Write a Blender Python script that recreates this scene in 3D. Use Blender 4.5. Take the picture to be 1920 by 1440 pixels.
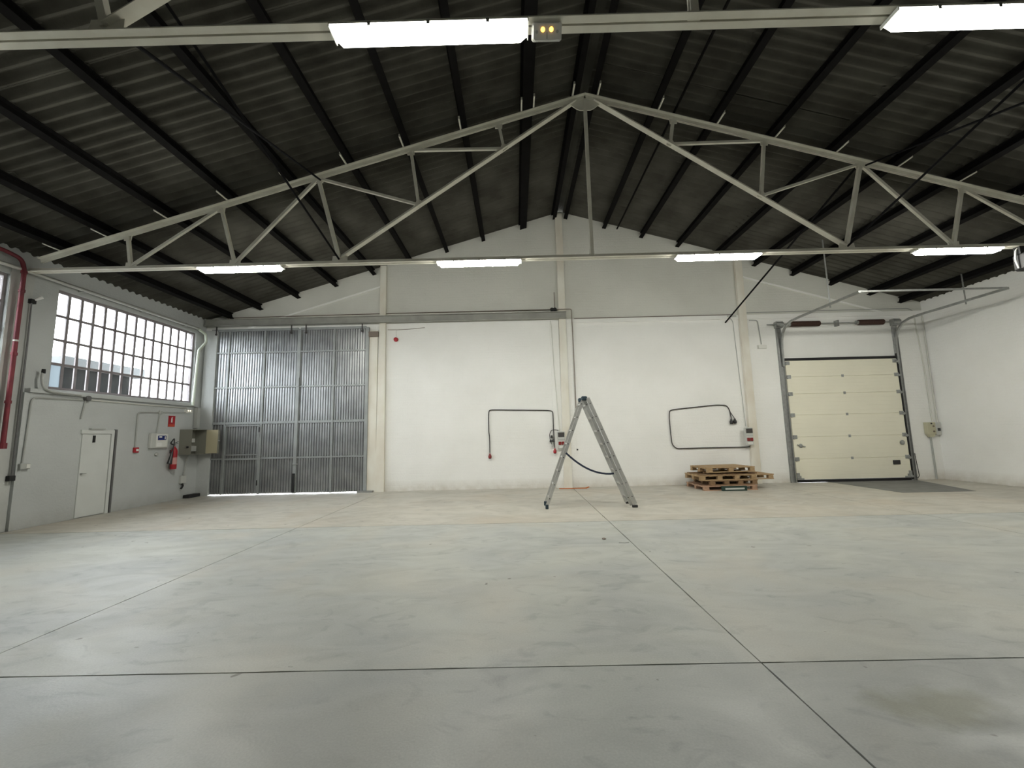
import bpy, math, random
from mathutils import Vector, Matrix
random.seed(7)
for o in list(bpy.data.objects):
    bpy.data.objects.remove(o)
S = bpy.context.scene
COL = S.collection

# ------------------------------------------------------------------ camera
CAMZ = 1.45
F_PX, YAW, PITCH, ROLL = 786.53, -0.0067, 0.1220, -0.0228
fw = Vector((math.sin(YAW)*math.cos(PITCH), math.cos(YAW)*math.cos(PITCH), math.sin(PITCH)))
rt = Vector((math.cos(YAW), -math.sin(YAW), 0)); up = rt.cross(fw)
cr, sr = math.cos(ROLL), math.sin(ROLL)
rt2, up2 = cr*rt + sr*up, -sr*rt + cr*up
cd = bpy.data.cameras.new('camera'); cam = bpy.data.objects.new('camera', cd); COL.objects.link(cam)
cd.sensor_fit = 'HORIZONTAL'; cd.sensor_width = 36.0; cd.lens = 36.0*F_PX/1920.0; cd.clip_start = 0.05; cd.clip_end = 400
M3 = Matrix((rt2, up2, -fw)).transposed()
cam.matrix_world = Matrix.Translation((0, 0, CAMZ)) @ M3.to_4x4()
S.camera = cam

# ------------------------------------------------------------------ sky, exposure
w = bpy.data.worlds.new('overcast_sky'); S.world = w; w.use_nodes = True
nt = w.node_tree; bg = nt.nodes['Background']
bg.inputs[0].default_value = (0.92, 0.96, 1.0, 1); bg.inputs[1].default_value = 15.0      # even overcast
S.view_settings.view_transform = 'Standard'; S.view_settings.look = 'None'
S.view_settings.exposure = 0.0; S.view_settings.gamma = 1.0; S.view_settings.use_curve_mapping = False
LAMP_FAR, LAMP_NEAR = 136.0, 18.0      # the near fittings burn one tube of two

# ------------------------------------------------------------------ measures of the hall
D = 11.76                      # inner face of the gable wall
XL, XR, XM = -8.81, 11.67, 1.45
YR = -10.2                     # rear wall
SL = 0.297                     # roof pitch
ZRIDGE = 8.02                  # sheeting at the ridge
TR = [7.245, 2.886, -1.473, -5.832]    # trusses
ZC = 4.62                      # bottom chord
def zroof(x): return ZRIDGE - SL*abs(x-XM)
def zchord(x): return 7.82 - SL*abs(x-XM)
def W(x, z, d=0.0):            # measured on the gable plane, moved d in front of it
    k = (D-d)/D
    return Vector((x*k, D-d, CAMZ+(z-CAMZ)*k))
def L(y, z, d=0.0):            # same for the left wall
    k = (XL+d)/XL
    return Vector((XL+d, y*k, CAMZ+(z-CAMZ)*k))

# ------------------------------------------------------------------ materials
def mat(name, col, rough=0.6, metal=0.0, var=0.0, vscale=3.0, col2=None, bump=0.0, bscale=40.0, spec=0.5, detail=4.0, stretch=(1, 1, 1)):
    m = bpy.data.materials.new(name); m.use_nodes = True
    n = m.node_tree; b = n.nodes['Principled BSDF']
    b.inputs['Base Color'].default_value = (*col, 1); b.inputs['Roughness'].default_value = rough
    b.inputs['Metallic'].default_value = metal; b.inputs['Specular IOR Level'].default_value = spec
    geo = n.nodes.new('ShaderNodeNewGeometry')
    mp = n.nodes.new('ShaderNodeMapping'); mp.inputs['Scale'].default_value = stretch
    n.links.new(geo.outputs['Position'], mp.inputs['Vector'])
    if var or col2:
        t = n.nodes.new('ShaderNodeTexNoise'); t.inputs['Scale'].default_value = vscale; t.inputs['Detail'].default_value = detail
        n.links.new(mp.outputs[0], t.inputs['Vector'])
        r = n.nodes.new('ShaderNodeValToRGB')
        c2 = col2 if col2 else tuple(c*(1-var) for c in col)
        r.color_ramp.elements[0].position = 0.35; r.color_ramp.elements[1].position = 0.65
        r.color_ramp.elements[0].color = (*c2, 1); r.color_ramp.elements[1].color = (*col, 1)
        n.links.new(t.outputs['Fac'], r.inputs[0]); n.links.new(r.outputs[0], b.inputs['Base Color'])
    if bump:
        t2 = n.nodes.new('ShaderNodeTexNoise'); t2.inputs['Scale'].default_value = bscale; t2.inputs['Detail'].default_value = 3
        n.links.new(mp.outputs[0], t2.inputs['Vector'])
        bp = n.nodes.new('ShaderNodeBump'); bp.inputs['Strength'].default_value = bump; bp.inputs['Distance'].default_value = 0.02
        n.links.new(t2.outputs['Fac'], bp.inputs['Height']); n.links.new(bp.outputs[0], b.inputs['Normal'])
    return m
def emis(name, col, strength):
    m = bpy.data.materials.new(name); m.use_nodes = True
    b = m.node_tree.nodes['Principled BSDF']
    b.inputs['Base Color'].default_value = (*col, 1)
    b.inputs['Emission Color'].default_value = (*col, 1); b.inputs['Emission Strength'].default_value = strength
    return m

def wall_mat(name, paint, paint2, dirt, relief=0.35):
    """whitewashed brick: faint courses, patchy paint, dirt splashed along the foot"""
    m = mat(name, paint, 0.85)
    n = m.node_tree; b = n.nodes['Principled BSDF']; lk = n.links.new
    geo = n.nodes.new('ShaderNodeNewGeometry'); sx = n.nodes.new('ShaderNodeSeparateXYZ'); lk(geo.outputs['Position'], sx.inputs[0])
    ad = n.nodes.new('ShaderNodeMath'); ad.operation = 'ADD'; lk(sx.outputs['X'], ad.inputs[0]); lk(sx.outputs['Y'], ad.inputs[1])
    cv = n.nodes.new('ShaderNodeCombineXYZ'); lk(ad.outputs[0], cv.inputs[0]); lk(sx.outputs['Z'], cv.inputs[1])
    br = n.nodes.new('ShaderNodeTexBrick'); br.inputs['Scale'].default_value = 1.0
    br.inputs['Brick Width'].default_value = 0.26; br.inputs['Row Height'].default_value = 0.075
    br.inputs['Mortar Size'].default_value = 0.008; br.inputs['Mortar Smooth'].default_value = 0.8
    lk(cv.outputs[0], br.inputs['Vector'])
    t = n.nodes.new('ShaderNodeTexNoise'); t.inputs['Scale'].default_value = 0.9; t.inputs['Detail'].default_value = 7; lk(geo.outputs['Position'], t.inputs['Vector'])
    r = n.nodes.new('ShaderNodeValToRGB'); r.color_ramp.elements[0].position = 0.3; r.color_ramp.elements[1].position = 0.62
    r.color_ramp.elements[0].color = (*paint2, 1); r.color_ramp.elements[1].color = (*paint, 1); lk(t.outputs['Fac'], r.inputs[0])
    # dirt at the foot
    t2 = n.nodes.new('ShaderNodeTexNoise'); t2.inputs['Scale'].default_value = 5; t2.inputs['Detail'].default_value = 6; lk(geo.outputs['Position'], t2.inputs['Vector'])
    mr = n.nodes.new('ShaderNodeMapRange'); mr.inputs['From Min'].default_value = 0.0; mr.inputs['From Max'].default_value = 0.30
    mr.inputs['To Min'].default_value = 0.8; mr.inputs['To Max'].default_value = 0.0; lk(sx.outputs['Z'], mr.inputs['Value'])
    mu = n.nodes.new('ShaderNodeMath'); mu.operation = 'MULTIPLY'; lk(mr.outputs[0], mu.inputs[0]); lk(t2.outputs['Fac'], mu.inputs[1]); mu.use_clamp = True
    # odd scuffs
    t3 = n.nodes.new('ShaderNodeTexNoise'); t3.inputs['Scale'].default_value = 1.7; t3.inputs['Detail'].default_value = 9; t3.inputs['Roughness'].default_value = 0.7; lk(geo.outputs['Position'], t3.inputs['Vector'])
    r3 = n.nodes.new('ShaderNodeMapRange'); r3.inputs['From Min'].default_value = 0.66; r3.inputs['From Max'].default_value = 0.8; r3.inputs['To Max'].default_value = 0.12; lk(t3.outputs['Fac'], r3.inputs['Value'])
    mx2 = n.nodes.new('ShaderNodeMath'); mx2.operation = 'MAXIMUM'; lk(mu.outputs[0], mx2.inputs[0]); lk(r3.outputs[0], mx2.inputs[1])
    mx = n.nodes.new('ShaderNodeMix'); mx.data_type = 'RGBA'; lk(mx2.outputs[0], mx.inputs['Factor']); lk(r.outputs[0], mx.inputs[6]); mx.inputs[7].default_value = (*dirt, 1)
    lk(mx.outputs[2], b.inputs['Base Color'])
    bp = n.nodes.new('ShaderNodeBump'); bp.inputs['Strength'].default_value = relief; bp.inputs['Distance'].default_value = 0.006; bp.invert = True
    lk(br.outputs['Fac'], bp.inputs['Height'])
    t4 = n.nodes.new('ShaderNodeTexNoise'); t4.inputs['Scale'].default_value = 25; lk(geo.outputs['Position'], t4.inputs['Vector'])
    bp2 = n.nodes.new('ShaderNodeBump'); bp2.inputs['Strength'].default_value = 0.25; bp2.inputs['Distance'].default_value = 0.02
    lk(t4.outputs['Fac'], bp2.inputs['Height']); lk(bp.outputs[0], bp2.inputs['Normal']); lk(bp2.outputs[0], b.inputs['Normal'])
    return m

def floor_mat(name, c1, c2, c3):
    """trowelled concrete: long smears, blotches, small spots"""
    m = mat(name, c1, 0.55)
    n = m.node_tree; b = n.nodes['Principled BSDF']; lk = n.links.new
    geo = n.nodes.new('ShaderNodeNewGeometry')
    def noise(scale, det, st=(1, 1, 1), rot=0.0, dist=0.0):
        mp = n.nodes.new('ShaderNodeMapping'); mp.inputs['Scale'].default_value = st; mp.inputs['Rotation'].default_value = (0, 0, rot)
        lk(geo.outputs['Position'], mp.inputs['Vector'])
        t = n.nodes.new('ShaderNodeTexNoise'); t.inputs['Scale'].default_value = scale; t.inputs['Detail'].default_value = det; t.inputs['Distortion'].default_value = dist
        lk(mp.outputs[0], t.inputs['Vector']); return t
    def ramp(src, p0, p1, a, bb):
        r = n.nodes.new('ShaderNodeValToRGB'); r.color_ramp.elements[0].position = p0; r.color_ramp.elements[1].position = p1
        r.color_ramp.elements[0].color = a; r.color_ramp.elements[1].color = bb; lk(src, r.inputs[0]); return r
    big = noise(0.6, 7, (1, 1.3, 1), 0.3, 0.8)
    r1 = ramp(big.outputs['Fac'], 0.36, 0.64, (*c2, 1), (*c1, 1))
    smear = noise(1.5, 9, (0.8, 1.5, 1), -0.5, 1.6)
    r2 = ramp(smear.outputs['Fac'], 0.34, 0.56, (0.92, 0.92, 0.92, 1), (1, 1, 1, 1))
    mu = n.nodes.new('ShaderNodeMix'); mu.data_type = 'RGBA'; mu.blend_type = 'MULTIPLY'; mu.inputs['Factor'].default_value = 1
    lk(r1.outputs[0], mu.inputs[6]); lk(r2.outputs[0], mu.inputs[7])
    scuff = noise(2.6, 7, (0.9, 1.5, 1), 0.45, 2.2)
    r7 = ramp(scuff.outputs['Fac'], 0.30, 0.43, (0.83, 0.835, 0.84, 1), (1, 1, 1, 1))
    mus = n.nodes.new('ShaderNodeMix'); mus.data_type = 'RGBA'; mus.blend_type = 'MULTIPLY'; mus.inputs['Factor'].default_value = 1
    lk(mu.outputs[2], mus.inputs[6]); lk(r7.outputs[0], mus.inputs[7]); mu = mus
    dust = noise(0.75, 6, (1, 1, 1), 0.9, 0.4)
    r3 = ramp(dust.outputs['Fac'], 0.5, 0.72, (0, 0, 0, 1), (0.55, 0.55, 0.55, 1))
    mx = n.nodes.new('ShaderNodeMix'); mx.data_type = 'RGBA'; lk(r3.outputs[0], mx.inputs['Factor']); lk(mu.outputs[2], mx.inputs[6]); mx.inputs[7].default_value = (*c3, 1)
    spot = noise(7.0, 2); r4 = ramp(spot.outputs['Fac'], 0.735, 0.765, (1, 1, 1, 1), (0.45, 0.43, 0.4, 1))
    mu2 = n.nodes.new('ShaderNodeMix'); mu2.data_type = 'RGBA'; mu2.blend_type = 'MULTIPLY'; mu2.inputs['Factor'].default_value = 1
    lk(mx.outputs[2], mu2.inputs[6]); lk(r4.outputs[0], mu2.inputs[7])
    # one oily blotch and fine sandy grain
    vd = n.nodes.new('ShaderNodeVectorMath'); vd.operation = 'SUBTRACT'; lk(geo.outputs['Position'], vd.inputs[0]); vd.inputs[1].default_value = (2.16, 2.40, 0)
    vs_ = n.nodes.new('ShaderNodeVectorMath'); vs_.operation = 'MULTIPLY'; lk(vd.outputs[0], vs_.inputs[0]); vs_.inputs[1].default_value = (1.0, 1.9, 0)
    vl = n.nodes.new('ShaderNodeVectorMath'); vl.operation = 'LENGTH'; lk(vs_.outputs[0], vl.inputs[0])
    bl = noise(5.5, 5); ad = n.nodes.new('ShaderNodeMath'); ad.operation = 'MULTIPLY_ADD'; lk(bl.outputs['Fac'], ad.inputs[0]); ad.inputs[1].default_value = 0.5; lk(vl.outputs['Value'], ad.inputs[2])
    r5 = ramp(ad.outputs[0], 0.40, 0.62, (0.74, 0.73, 0.62, 1), (1, 1, 1, 1))
    gr = noise(85, 3); r6 = ramp(gr.outputs['Fac'], 0.3, 0.7, (0.93, 0.93, 0.93, 1), (1.05, 1.05, 1.05, 1))
    mu3 = n.nodes.new('ShaderNodeMix'); mu3.data_type = 'RGBA'; mu3.blend_type = 'MULTIPLY'; mu3.inputs['Factor'].default_value = 1; lk(mu2.outputs[2], mu3.inputs[6]); lk(r5.outputs[0], mu3.inputs[7])
    mu4 = n.nodes.new('ShaderNodeMix'); mu4.data_type = 'RGBA'; mu4.blend_type = 'MULTIPLY'; mu4.inputs['Factor'].default_value = 1; lk(mu3.outputs[2], mu4.inputs[6]); lk(r6.outputs[0], mu4.inputs[7])
    lk(mu4.outputs[2], b.inputs['Base Color'])
    fine = noise(60, 4); bp = n.nodes.new('ShaderNodeBump'); bp.inputs['Strength'].default_value = 0.12; bp.inputs['Distance'].default_value = 0.01
    lk(fine.outputs['Fac'], bp.inputs['Height']); lk(bp.outputs[0], b.inputs['Normal'])
    rr = ramp(smear.outputs['Fac'], 0.3, 0.7, (0.55, 0.55, 0.55, 1), (0.36, 0.36, 0.36, 1)); lk(rr.outputs[0], b.inputs['Roughness'])
    return m

def glass_mat(name, tint, gloss=0.08, frost=0.0):
    m = bpy.data.materials.new(name); m.use_nodes = True; n = m.node_tree; n.nodes.clear(); lk = n.links.new
    out = n.nodes.new('ShaderNodeOutputMaterial'); tr = n.nodes.new('ShaderNodeBsdfTransparent'); tr.inputs[0].default_value = (*tint, 1)
    gl = n.nodes.new('ShaderNodeBsdfGlossy'); gl.inputs['Roughness'].default_value = 0.08
    mx = n.nodes.new('ShaderNodeMixShader'); mx.inputs[0].default_value = gloss; lk(tr.outputs[0], mx.inputs[1]); lk(gl.outputs[0], mx.inputs[2])
    last = mx
    if frost:
        tl = n.nodes.new('ShaderNodeBsdfTranslucent'); tl.inputs[0].default_value = (0.30, 0.33, 0.345, 1)
        no = n.nodes.new('ShaderNodeTexNoise'); no.inputs['Scale'].default_value = 9
        m2 = n.nodes.new('ShaderNodeMixShader'); m2.inputs[0].default_value = frost
        lk(mx.outputs[0], m2.inputs[1]); lk(tl.outputs[0], m2.inputs[2]); last = m2
    lk(last.outputs[0], out.inputs[0]); return m

MT = dict(
    wall=wall_mat('whitewashed_brick', (0.90, 0.90, 0.875), (0.85, 0.85, 0.82), (0.42, 0.36, 0.26)),
    gable=wall_mat('grey_plastered_gable', (0.69, 0.69, 0.64), (0.63, 0.63, 0.58), (0.36, 0.33, 0.27)),
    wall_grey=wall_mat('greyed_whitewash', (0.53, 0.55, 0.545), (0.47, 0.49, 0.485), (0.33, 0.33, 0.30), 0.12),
    render_=mat('grey_render', (0.52, 0.53, 0.51), 0.9, var=0.15, vscale=1.5, bump=0.2, bscale=20),
    pier=mat('painted_pier', (0.80, 0.785, 0.71), 0.85, col2=(0.70, 0.655, 0.56), vscale=2.2, bump=0.15, bscale=12, stretch=(1, 1, 0.5)),
    floor=floor_mat('concrete_floor', (0.47, 0.48, 0.44), (0.40, 0.415, 0.40), (0.50, 0.47, 0.40)),
    floor_vignette=floor_mat('bluish_vignette_floor', (0.42, 0.435, 0.41), (0.355, 0.37, 0.36), (0.43, 0.42, 0.36)),  # cooler concrete for the near rows, lens vignette darkened into its colour
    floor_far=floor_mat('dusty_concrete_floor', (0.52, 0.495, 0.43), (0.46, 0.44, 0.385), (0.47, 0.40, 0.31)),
    joint=mat('joint_filler', (0.045, 0.043, 0.04), 0.95),
    patch=mat('dark_patch', (0.20, 0.20, 0.19), 0.8, var=0.2, vscale=4),
    sheet=mat('weathered_fibre_cement', (0.085, 0.083, 0.070), 0.95, col2=(0.050, 0.048, 0.040), vscale=1.6, spec=0.15, detail=8, bump=0.15, bscale=30),
    purlin=mat('black_steel', (0.008, 0.0075, 0.0075), 0.9, var=0.3, vscale=6, spec=0.1),
    truss=mat('cream_painted_steel', (0.80, 0.785, 0.69), 0.5, col2=(0.70, 0.675, 0.58), vscale=4),
    rod=mat('dark_rod', (0.008, 0.008, 0.009), 0.9, spec=0.08),
    gate=mat('galvanised_sheet', (0.43, 0.44, 0.45), 0.38, 0.85, col2=(0.33, 0.34, 0.35), vscale=2.5),
    gatebar=mat('grey_gate_steel', (0.34, 0.36, 0.36), 0.5, 0.35, var=0.15, vscale=5),
    galv=mat('galvanised_steel', (0.42, 0.43, 0.42), 0.4, 0.7, var=0.2, vscale=12),
    girder=mat('grey_girder', (0.36, 0.36, 0.33), 0.55, 0.3, var=0.2, vscale=3),
    doorpanel=mat('cream_sandwich_panel', (0.88, 0.85, 0.70), 0.45, var=0.04, vscale=1.2),
    black=mat('black_rubber', (0.012, 0.012, 0.013), 0.7),
    blackp=mat('black_plastic', (0.02, 0.02, 0.022), 0.4),
    spring=mat('rusty_brown_spring', (0.06, 0.028, 0.020), 0.6, 0.3),
    white=mat('white_paint', (0.80, 0.80, 0.78), 0.5),
    whitep=mat('white_plastic', (0.72, 0.72, 0.68), 0.4),
    greyp=mat('grey_plastic', (0.42, 0.43, 0.41), 0.5),
    lgreyp=mat('light_grey_box', (0.55, 0.56, 0.53), 0.5),
    dgrey=mat('dark_grey_plastic', (0.13, 0.13, 0.13), 0.5),
    conduit=mat('grey_conduit', (0.40, 0.41, 0.39), 0.5),
    dconduit=mat('dark_cable', (0.055, 0.05, 0.048), 0.55),
    brownc=mat('brown_conduit', (0.20, 0.16, 0.13), 0.6),
    whitec=mat('whitewashed_conduit', (0.66, 0.66, 0.61), 0.6),
    doorpaint=mat('greyish_white_door_paint', (0.66, 0.68, 0.66), 0.5, var=0.05),
    red=mat('red_paint', (0.38, 0.015, 0.025), 0.4),
    redpipe=mat('red_pipe_paint', (0.22, 0.028, 0.04), 0.55, col2=(0.15, 0.022, 0.032), vscale=5),
    dred=mat('dark_red_plastic', (0.22, 0.02, 0.02), 0.45),
    blue=mat('blue_display', (0.02, 0.03, 0.16), 0.25),
    orange=mat('orange_plastic', (0.55, 0.16, 0.04), 0.6),
    alu=mat('aluminium', (0.62, 0.62, 0.60), 0.38, 0.65, var=0.08, vscale=6),
    bluep=mat('blue_rubber', (0.02, 0.04, 0.055), 0.6),
    strap=mat('dark_blue_strap', (0.02, 0.03, 0.06), 0.7),
    wood=mat('pallet_wood', (0.44, 0.31, 0.17), 0.8, col2=(0.32, 0.21, 0.11), vscale=9, stretch=(1, 4, 4)),
    woodd=mat('dark_pallet_wood', (0.27, 0.17, 0.09), 0.85, col2=(0.18, 0.11, 0.06), vscale=9, stretch=(1, 4, 4)),
    woodp=mat('pinkish_pallet_wood', (0.46, 0.29, 0.19), 0.8, col2=(0.34, 0.21, 0.14), vscale=9, stretch=(1, 4, 4)),
    green=mat('dark_green_plastic', (0.015, 0.04, 0.03), 0.5),
    pipe=mat('pale_green_white_pipe', (0.66, 0.72, 0.62), 0.35),
    metalpipe=mat('pale_metal_pipe', (0.55, 0.55, 0.52), 0.3, 0.5),
    cab=mat('grey_enamel_cabinet', (0.22, 0.22, 0.185), 0.5),
    cabin=mat('cream_cabinet_inside', (0.48, 0.44, 0.30), 0.5),
    frame=mat('old_window_bars', (0.28, 0.26, 0.27), 0.7, col2=(0.22, 0.19, 0.20), vscale=6),
    glass=glass_mat('clear_glass', (0.96, 0.97, 0.97)),
    frost=glass_mat('frosted_glass', (0.02, 0.022, 0.022), 0.06, 0.85),
    tube=emis('lit_diffuser', (1.0, 0.985, 0.89), LAMP_FAR),
    tube_one=emis('one_tube_diffuser', (1.0, 0.985, 0.89), LAMP_NEAR),
    amber=emis('amber_led', (1.0, 0.45, 0.06), 6.0),
    warm=emis('warm_led', (1.0, 0.80, 0.55), 3.0),
    ground=mat('outside_concrete', (0.17, 0.165, 0.15), 0.9, var=0.1, vscale=0.5),
    outer=mat('dark_enclosure', (0.009, 0.0095, 0.009), 0.9, spec=0.1),
    outer2=mat('pale_cornice', (0.11, 0.118, 0.12), 0.7),
    beige=mat('beige_box', (0.50, 0.48, 0.34), 0.5),
)

# ------------------------------------------------------------------ mesh helpers
def worg(o):
    v = Vector((0, 0, 0))
    while o is not None:
        v += o.location; o = o.parent
    return v
def tag(o, label=None, cat=None, group=None, kind=None):
    if label: o['label'] = label
    if cat: o['category'] = cat
    if group: o['group'] = group
    if kind: o['kind'] = kind
    return o
def thing(name, loc, label=None, cat=None, group=None, kind=None):
    o = bpy.data.objects.new(name, None); COL.objects.link(o); o.location = loc; o.empty_display_size = 0.1
    return tag(o, label, cat, group, kind)

class MB:
    def __init__(s): s.v = []; s.f = []
    def add(s, vs, fs):
        b = len(s.v); s.v += [Vector(p) for p in vs]; s.f += [tuple(i+b for i in f) for f in fs]; return s
    def box(s, x0, x1, y0, y1, z0, z1):
        x0, x1 = sorted((x0, x1)); y0, y1 = sorted((y0, y1)); z0, z1 = sorted((z0, z1))
        return s.add([(x0,y0,z0),(x1,y0,z0),(x1,y1,z0),(x0,y1,z0),(x0,y0,z1),(x1,y0,z1),(x1,y1,z1),(x0,y1,z1)],
                     [(3,2,1,0),(4,5,6,7),(0,1,5,4),(1,2,6,5),(2,3,7,6),(3,0,4,7)])
    def cbox(s, x0, x1, y0, y1, z0, z1, c=0.01):
        """box with chamfered vertical-to-horizontal edges: an octagon-cornered shape"""
        x0, x1 = sorted((x0, x1)); y0, y1 = sorted((y0, y1)); z0, z1 = sorted((z0, z1))
        vs = []
        for x, a in ((x0, 1), (x1, -1)):
            for y, b in ((y0, 1), (y1, -1)):
                for z, d in ((z0, 1), (z1, -1)):
                    vs += [(x, y+b*c, z+d*c), (x+a*c, y, z+d*c), (x+a*c, y+b*c, z)]
        import bmesh
        bm = bmesh.new()
        for p in vs: bm.verts.new(p)
        bmesh.ops.convex_hull(bm, input=bm.verts)
        bmesh.ops.dissolve_limit(bm, angle_limit=0.02, verts=bm.verts, edges=bm.edges)
        bm.verts.index_update()
        s.add([v.co.copy() for v in bm.verts], [tuple(v.index for v in f.verts) for f in bm.faces]); bm.free(); return s
    def sweep(s, prof, p0, p1, side, upv):
        """closed 2-D profile (side, up) swept from p0 to p1"""
        p0, p1, side, upv = Vector(p0), Vector(p1), Vector(side), Vector(upv); n = len(prof)
        vs = [p + side*a + upv*b for p in (p0, p1) for a, b in prof]
        fs = [(i, (i+1) % n, n+(i+1) % n, n+i) for i in range(n)] + [tuple(reversed(range(n))), tuple(range(n, 2*n))]
        return s.add(vs, fs)
    def bar(s, p0, p1, w_, h_, upv=(0, 0, 1)):
        p0, p1 = Vector(p0), Vector(p1); d = (p1-p0).normalized(); u = Vector(upv)
        if abs(d.dot(u)) > 0.98: u = Vector((0, 1, 0))
        sd = d.cross(u).normalized(); u = sd.cross(d).normalized()
        return s.sweep([(-w_/2,-h_/2),(w_/2,-h_/2),(w_/2,h_/2),(-w_/2,h_/2)], p0, p1, sd, u)
    def angle(s, p0, p1, leg, th, upv=(0, 0, 1), flip=1):
        p0, p1 = Vector(p0), Vector(p1); d = (p1-p0).normalized(); u = Vector(upv)
        if abs(d.dot(u)) > 0.98: u = Vector((0, 1, 0))
        sd = d.cross(u).normalized()*flip; u = sd.cross(d).normalized()*flip
        pr = [(-leg/2,-leg/2),(leg/2,-leg/2),(leg/2,-leg/2+th),(-leg/2+th,-leg/2+th),(-leg/2+th,leg/2),(-leg/2,leg/2)]
        return s.sweep(pr, p0, p1, sd, u)
    def tube(s, pts, r, n=8, caps=True, closed=False):
        pts = [Vector(p) for p in pts]; rings = []; m = len(pts); prev = None
        for i, p in enumerate(pts):
            a = pts[i-1] if i > 0 else p; b = pts[i+1] if i < m-1 else p
            d = (b-a).normalized()
            if prev is None:
                u = Vector((0, 0, 1)) if abs(d.z) < 0.9 else Vector((0, 1, 0))
                u = (u - d*u.dot(d)).normalized()
            else:
                u = (prev - d*prev.dot(d)).normalized()
            prev = u; v_ = d.cross(u); rr = r[i] if isinstance(r, (list, tuple)) else r
            rings.append([p + (u*math.cos(2*math.pi*k/n) + v_*math.sin(2*math.pi*k/n))*rr for k in range(n)])
        vs = [q for g in rings for q in g]; fs = []
        for i in range(m-1):
            for k in range(n): fs.append((i*n+k, i*n+(k+1) % n, (i+1)*n+(k+1) % n, (i+1)*n+k))
        if caps: fs += [tuple(reversed(range(n))), tuple(range((m-1)*n, m*n))]
        return s.add(vs, fs)
    def cyl(s, p0, p1, r, n=12, r2=None): return s.tube([p0, p1], [r, r if r2 is None else r2], n)
    def lathe(s, base, prof, n=16, axis=(0, 0, 1)):
        ax = Vector(axis); return s.tube([Vector(base)+ax*h for rr, h in prof], [max(rr, 1e-4) for rr, h in prof], n)
    def prism(s, poly, o, a, b, c, depth):
        """polygon given in (a, b) axes from o, extruded along c"""
        o, a, b, c = Vector(o), Vector(a), Vector(b), Vector(c); n = len(poly)
        vs = [o + a*p + b*q for p, q in poly] + [o + a*p + b*q + c*depth for p, q in poly]
        return s.add(vs, [tuple(reversed(range(n))), tuple(range(n, 2*n))] + [(i, (i+1) % n, n+(i+1) % n, n+i) for i in range(n)])
    def build(s, name, m, parent=None, smooth=False, label=None, cat=None, group=None, kind=None, at=None):
        """links the collected shape as one mesh object; origin at its parent, or at its own base when it is a thing"""
        if parent is not None: off = worg(parent)
        elif at is not None: off = Vector(at)
        else:
            off = Vector((sum(v.x for v in s.v)/len(s.v), sum(v.y for v in s.v)/len(s.v), min(v.z for v in s.v)))
        me = bpy.data.meshes.new(name); me.from_pydata([v-off for v in s.v], [], s.f); me.update()
        import bmesh
        bm = bmesh.new(); bm.from_mesh(me); bmesh.ops.recalc_face_normals(bm, faces=bm.faces); bm.to_mesh(me); bm.free()
        me.materials.append(MT[m] if isinstance(m, str) else m)
        o = bpy.data.objects.new(name, me); COL.objects.link(o)
        if parent is not None: o.parent = parent
        else: o.location = off
        if smooth:
            me.polygons.foreach_set('use_smooth', [True]*len(me.polygons))
            if hasattr(me, 'set_sharp_from_angle'): me.set_sharp_from_angle(angle=math.radians(40))
        return tag(o, label, cat, group, kind)
def rounded(pts, r=0.1, n=5):
    pts = [Vector(p) for p in pts]; out = [pts[0]]
    for i in range(1, len(pts)-1):
        a, b, c = pts[i-1], pts[i], pts[i+1]
        d1, d2 = (a-b), (c-b); rr = min(r, d1.length*0.45, d2.length*0.45)
        s_, e = b+d1.normalized()*rr, b+d2.normalized()*rr
        for k in range(n+1):
            t = k/n; out.append(s_*(1-t)**2 + b*2*t*(1-t) + e*t*t)
    out.append(pts[-1]); return out
def copy_tree(o, parent=None):
    c = o.copy(); COL.objects.link(c); c.parent = parent
    for ch in [x for x in bpy.data.objects if x.parent == o]: copy_tree(ch, c)
    return c
def share(o, loc, parent, rot=None):
    c = o.copy(); COL.objects.link(c); c.parent = parent; c.location = loc
    if rot is not None: c.rotation_euler = rot
    return c

# ================================================================== THE SETTING
MB().box(-60, 60, -40, 60, -0.30, -0.16).build('ground', 'ground', kind='structure', label='pale concrete yard outside the hall', cat='ground')

# ---- floor: slabs with sawn joints
floor = MB().box(XL-0.2, XR+0.2, YR-0.2, D+0.22, -0.16, -0.014).build('floor', 'joint', kind='structure', label='grey concrete floor of the hall cut into square slabs', cat='floor')
jx = [XL, -3.69, 1.505, 6.70, XR]; jy = [YR, -5.87, -1.51, 2.84, 7.22, D]
G = 0.006
for j in range(len(jy)-1):
    for i in range(len(jx)-1):
        x0, x1, y0, y1 = jx[i]+G, jx[i+1]-G, jy[j]+G, jy[j+1]-G
        if j == len(jy)-2: y1 = D+0.18
        m = MB()
        n = 24; c = 0.004
        pts = []
        # slightly chipped edges along the joints
        def edge(a, b, k):
            for q in range(k):
                t = q/k; p = Vector(a)*(1-t)+Vector(b)*t
                pts.append((p.x+random.uniform(-1, 1)*0.0025, p.y+random.uniform(-1, 1)*0.0025))
        edge((x0, y0, 0), (x1, y0, 0), n); edge((x1, y0, 0), (x1, y1, 0), n); edge((x1, y1, 0), (x0, y1, 0), n); edge((x0, y1, 0), (x0, y0, 0), n)
        m.prism(pts, (0, 0, -0.013), (1, 0, 0), (0, 1, 0), (0, 0, 1), 0.013)
        m.build('concrete_slab', 'floor_far' if j == 4 else 'floor' if j == 3 else 'floor_vignette', floor)
pq = [(8.45, D-0.02), (8.50, 9.56), (10.12, 9.56), (10.85, D-0.02)]
MB().prism(pq, (0, 0, 0.0005), (1, 0, 0), (0, 1, 0), (0, 0, 1), 0.0025).build('floor_patch', 'patch', floor, label='dark grey patch in front of the overhead door')

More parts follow.
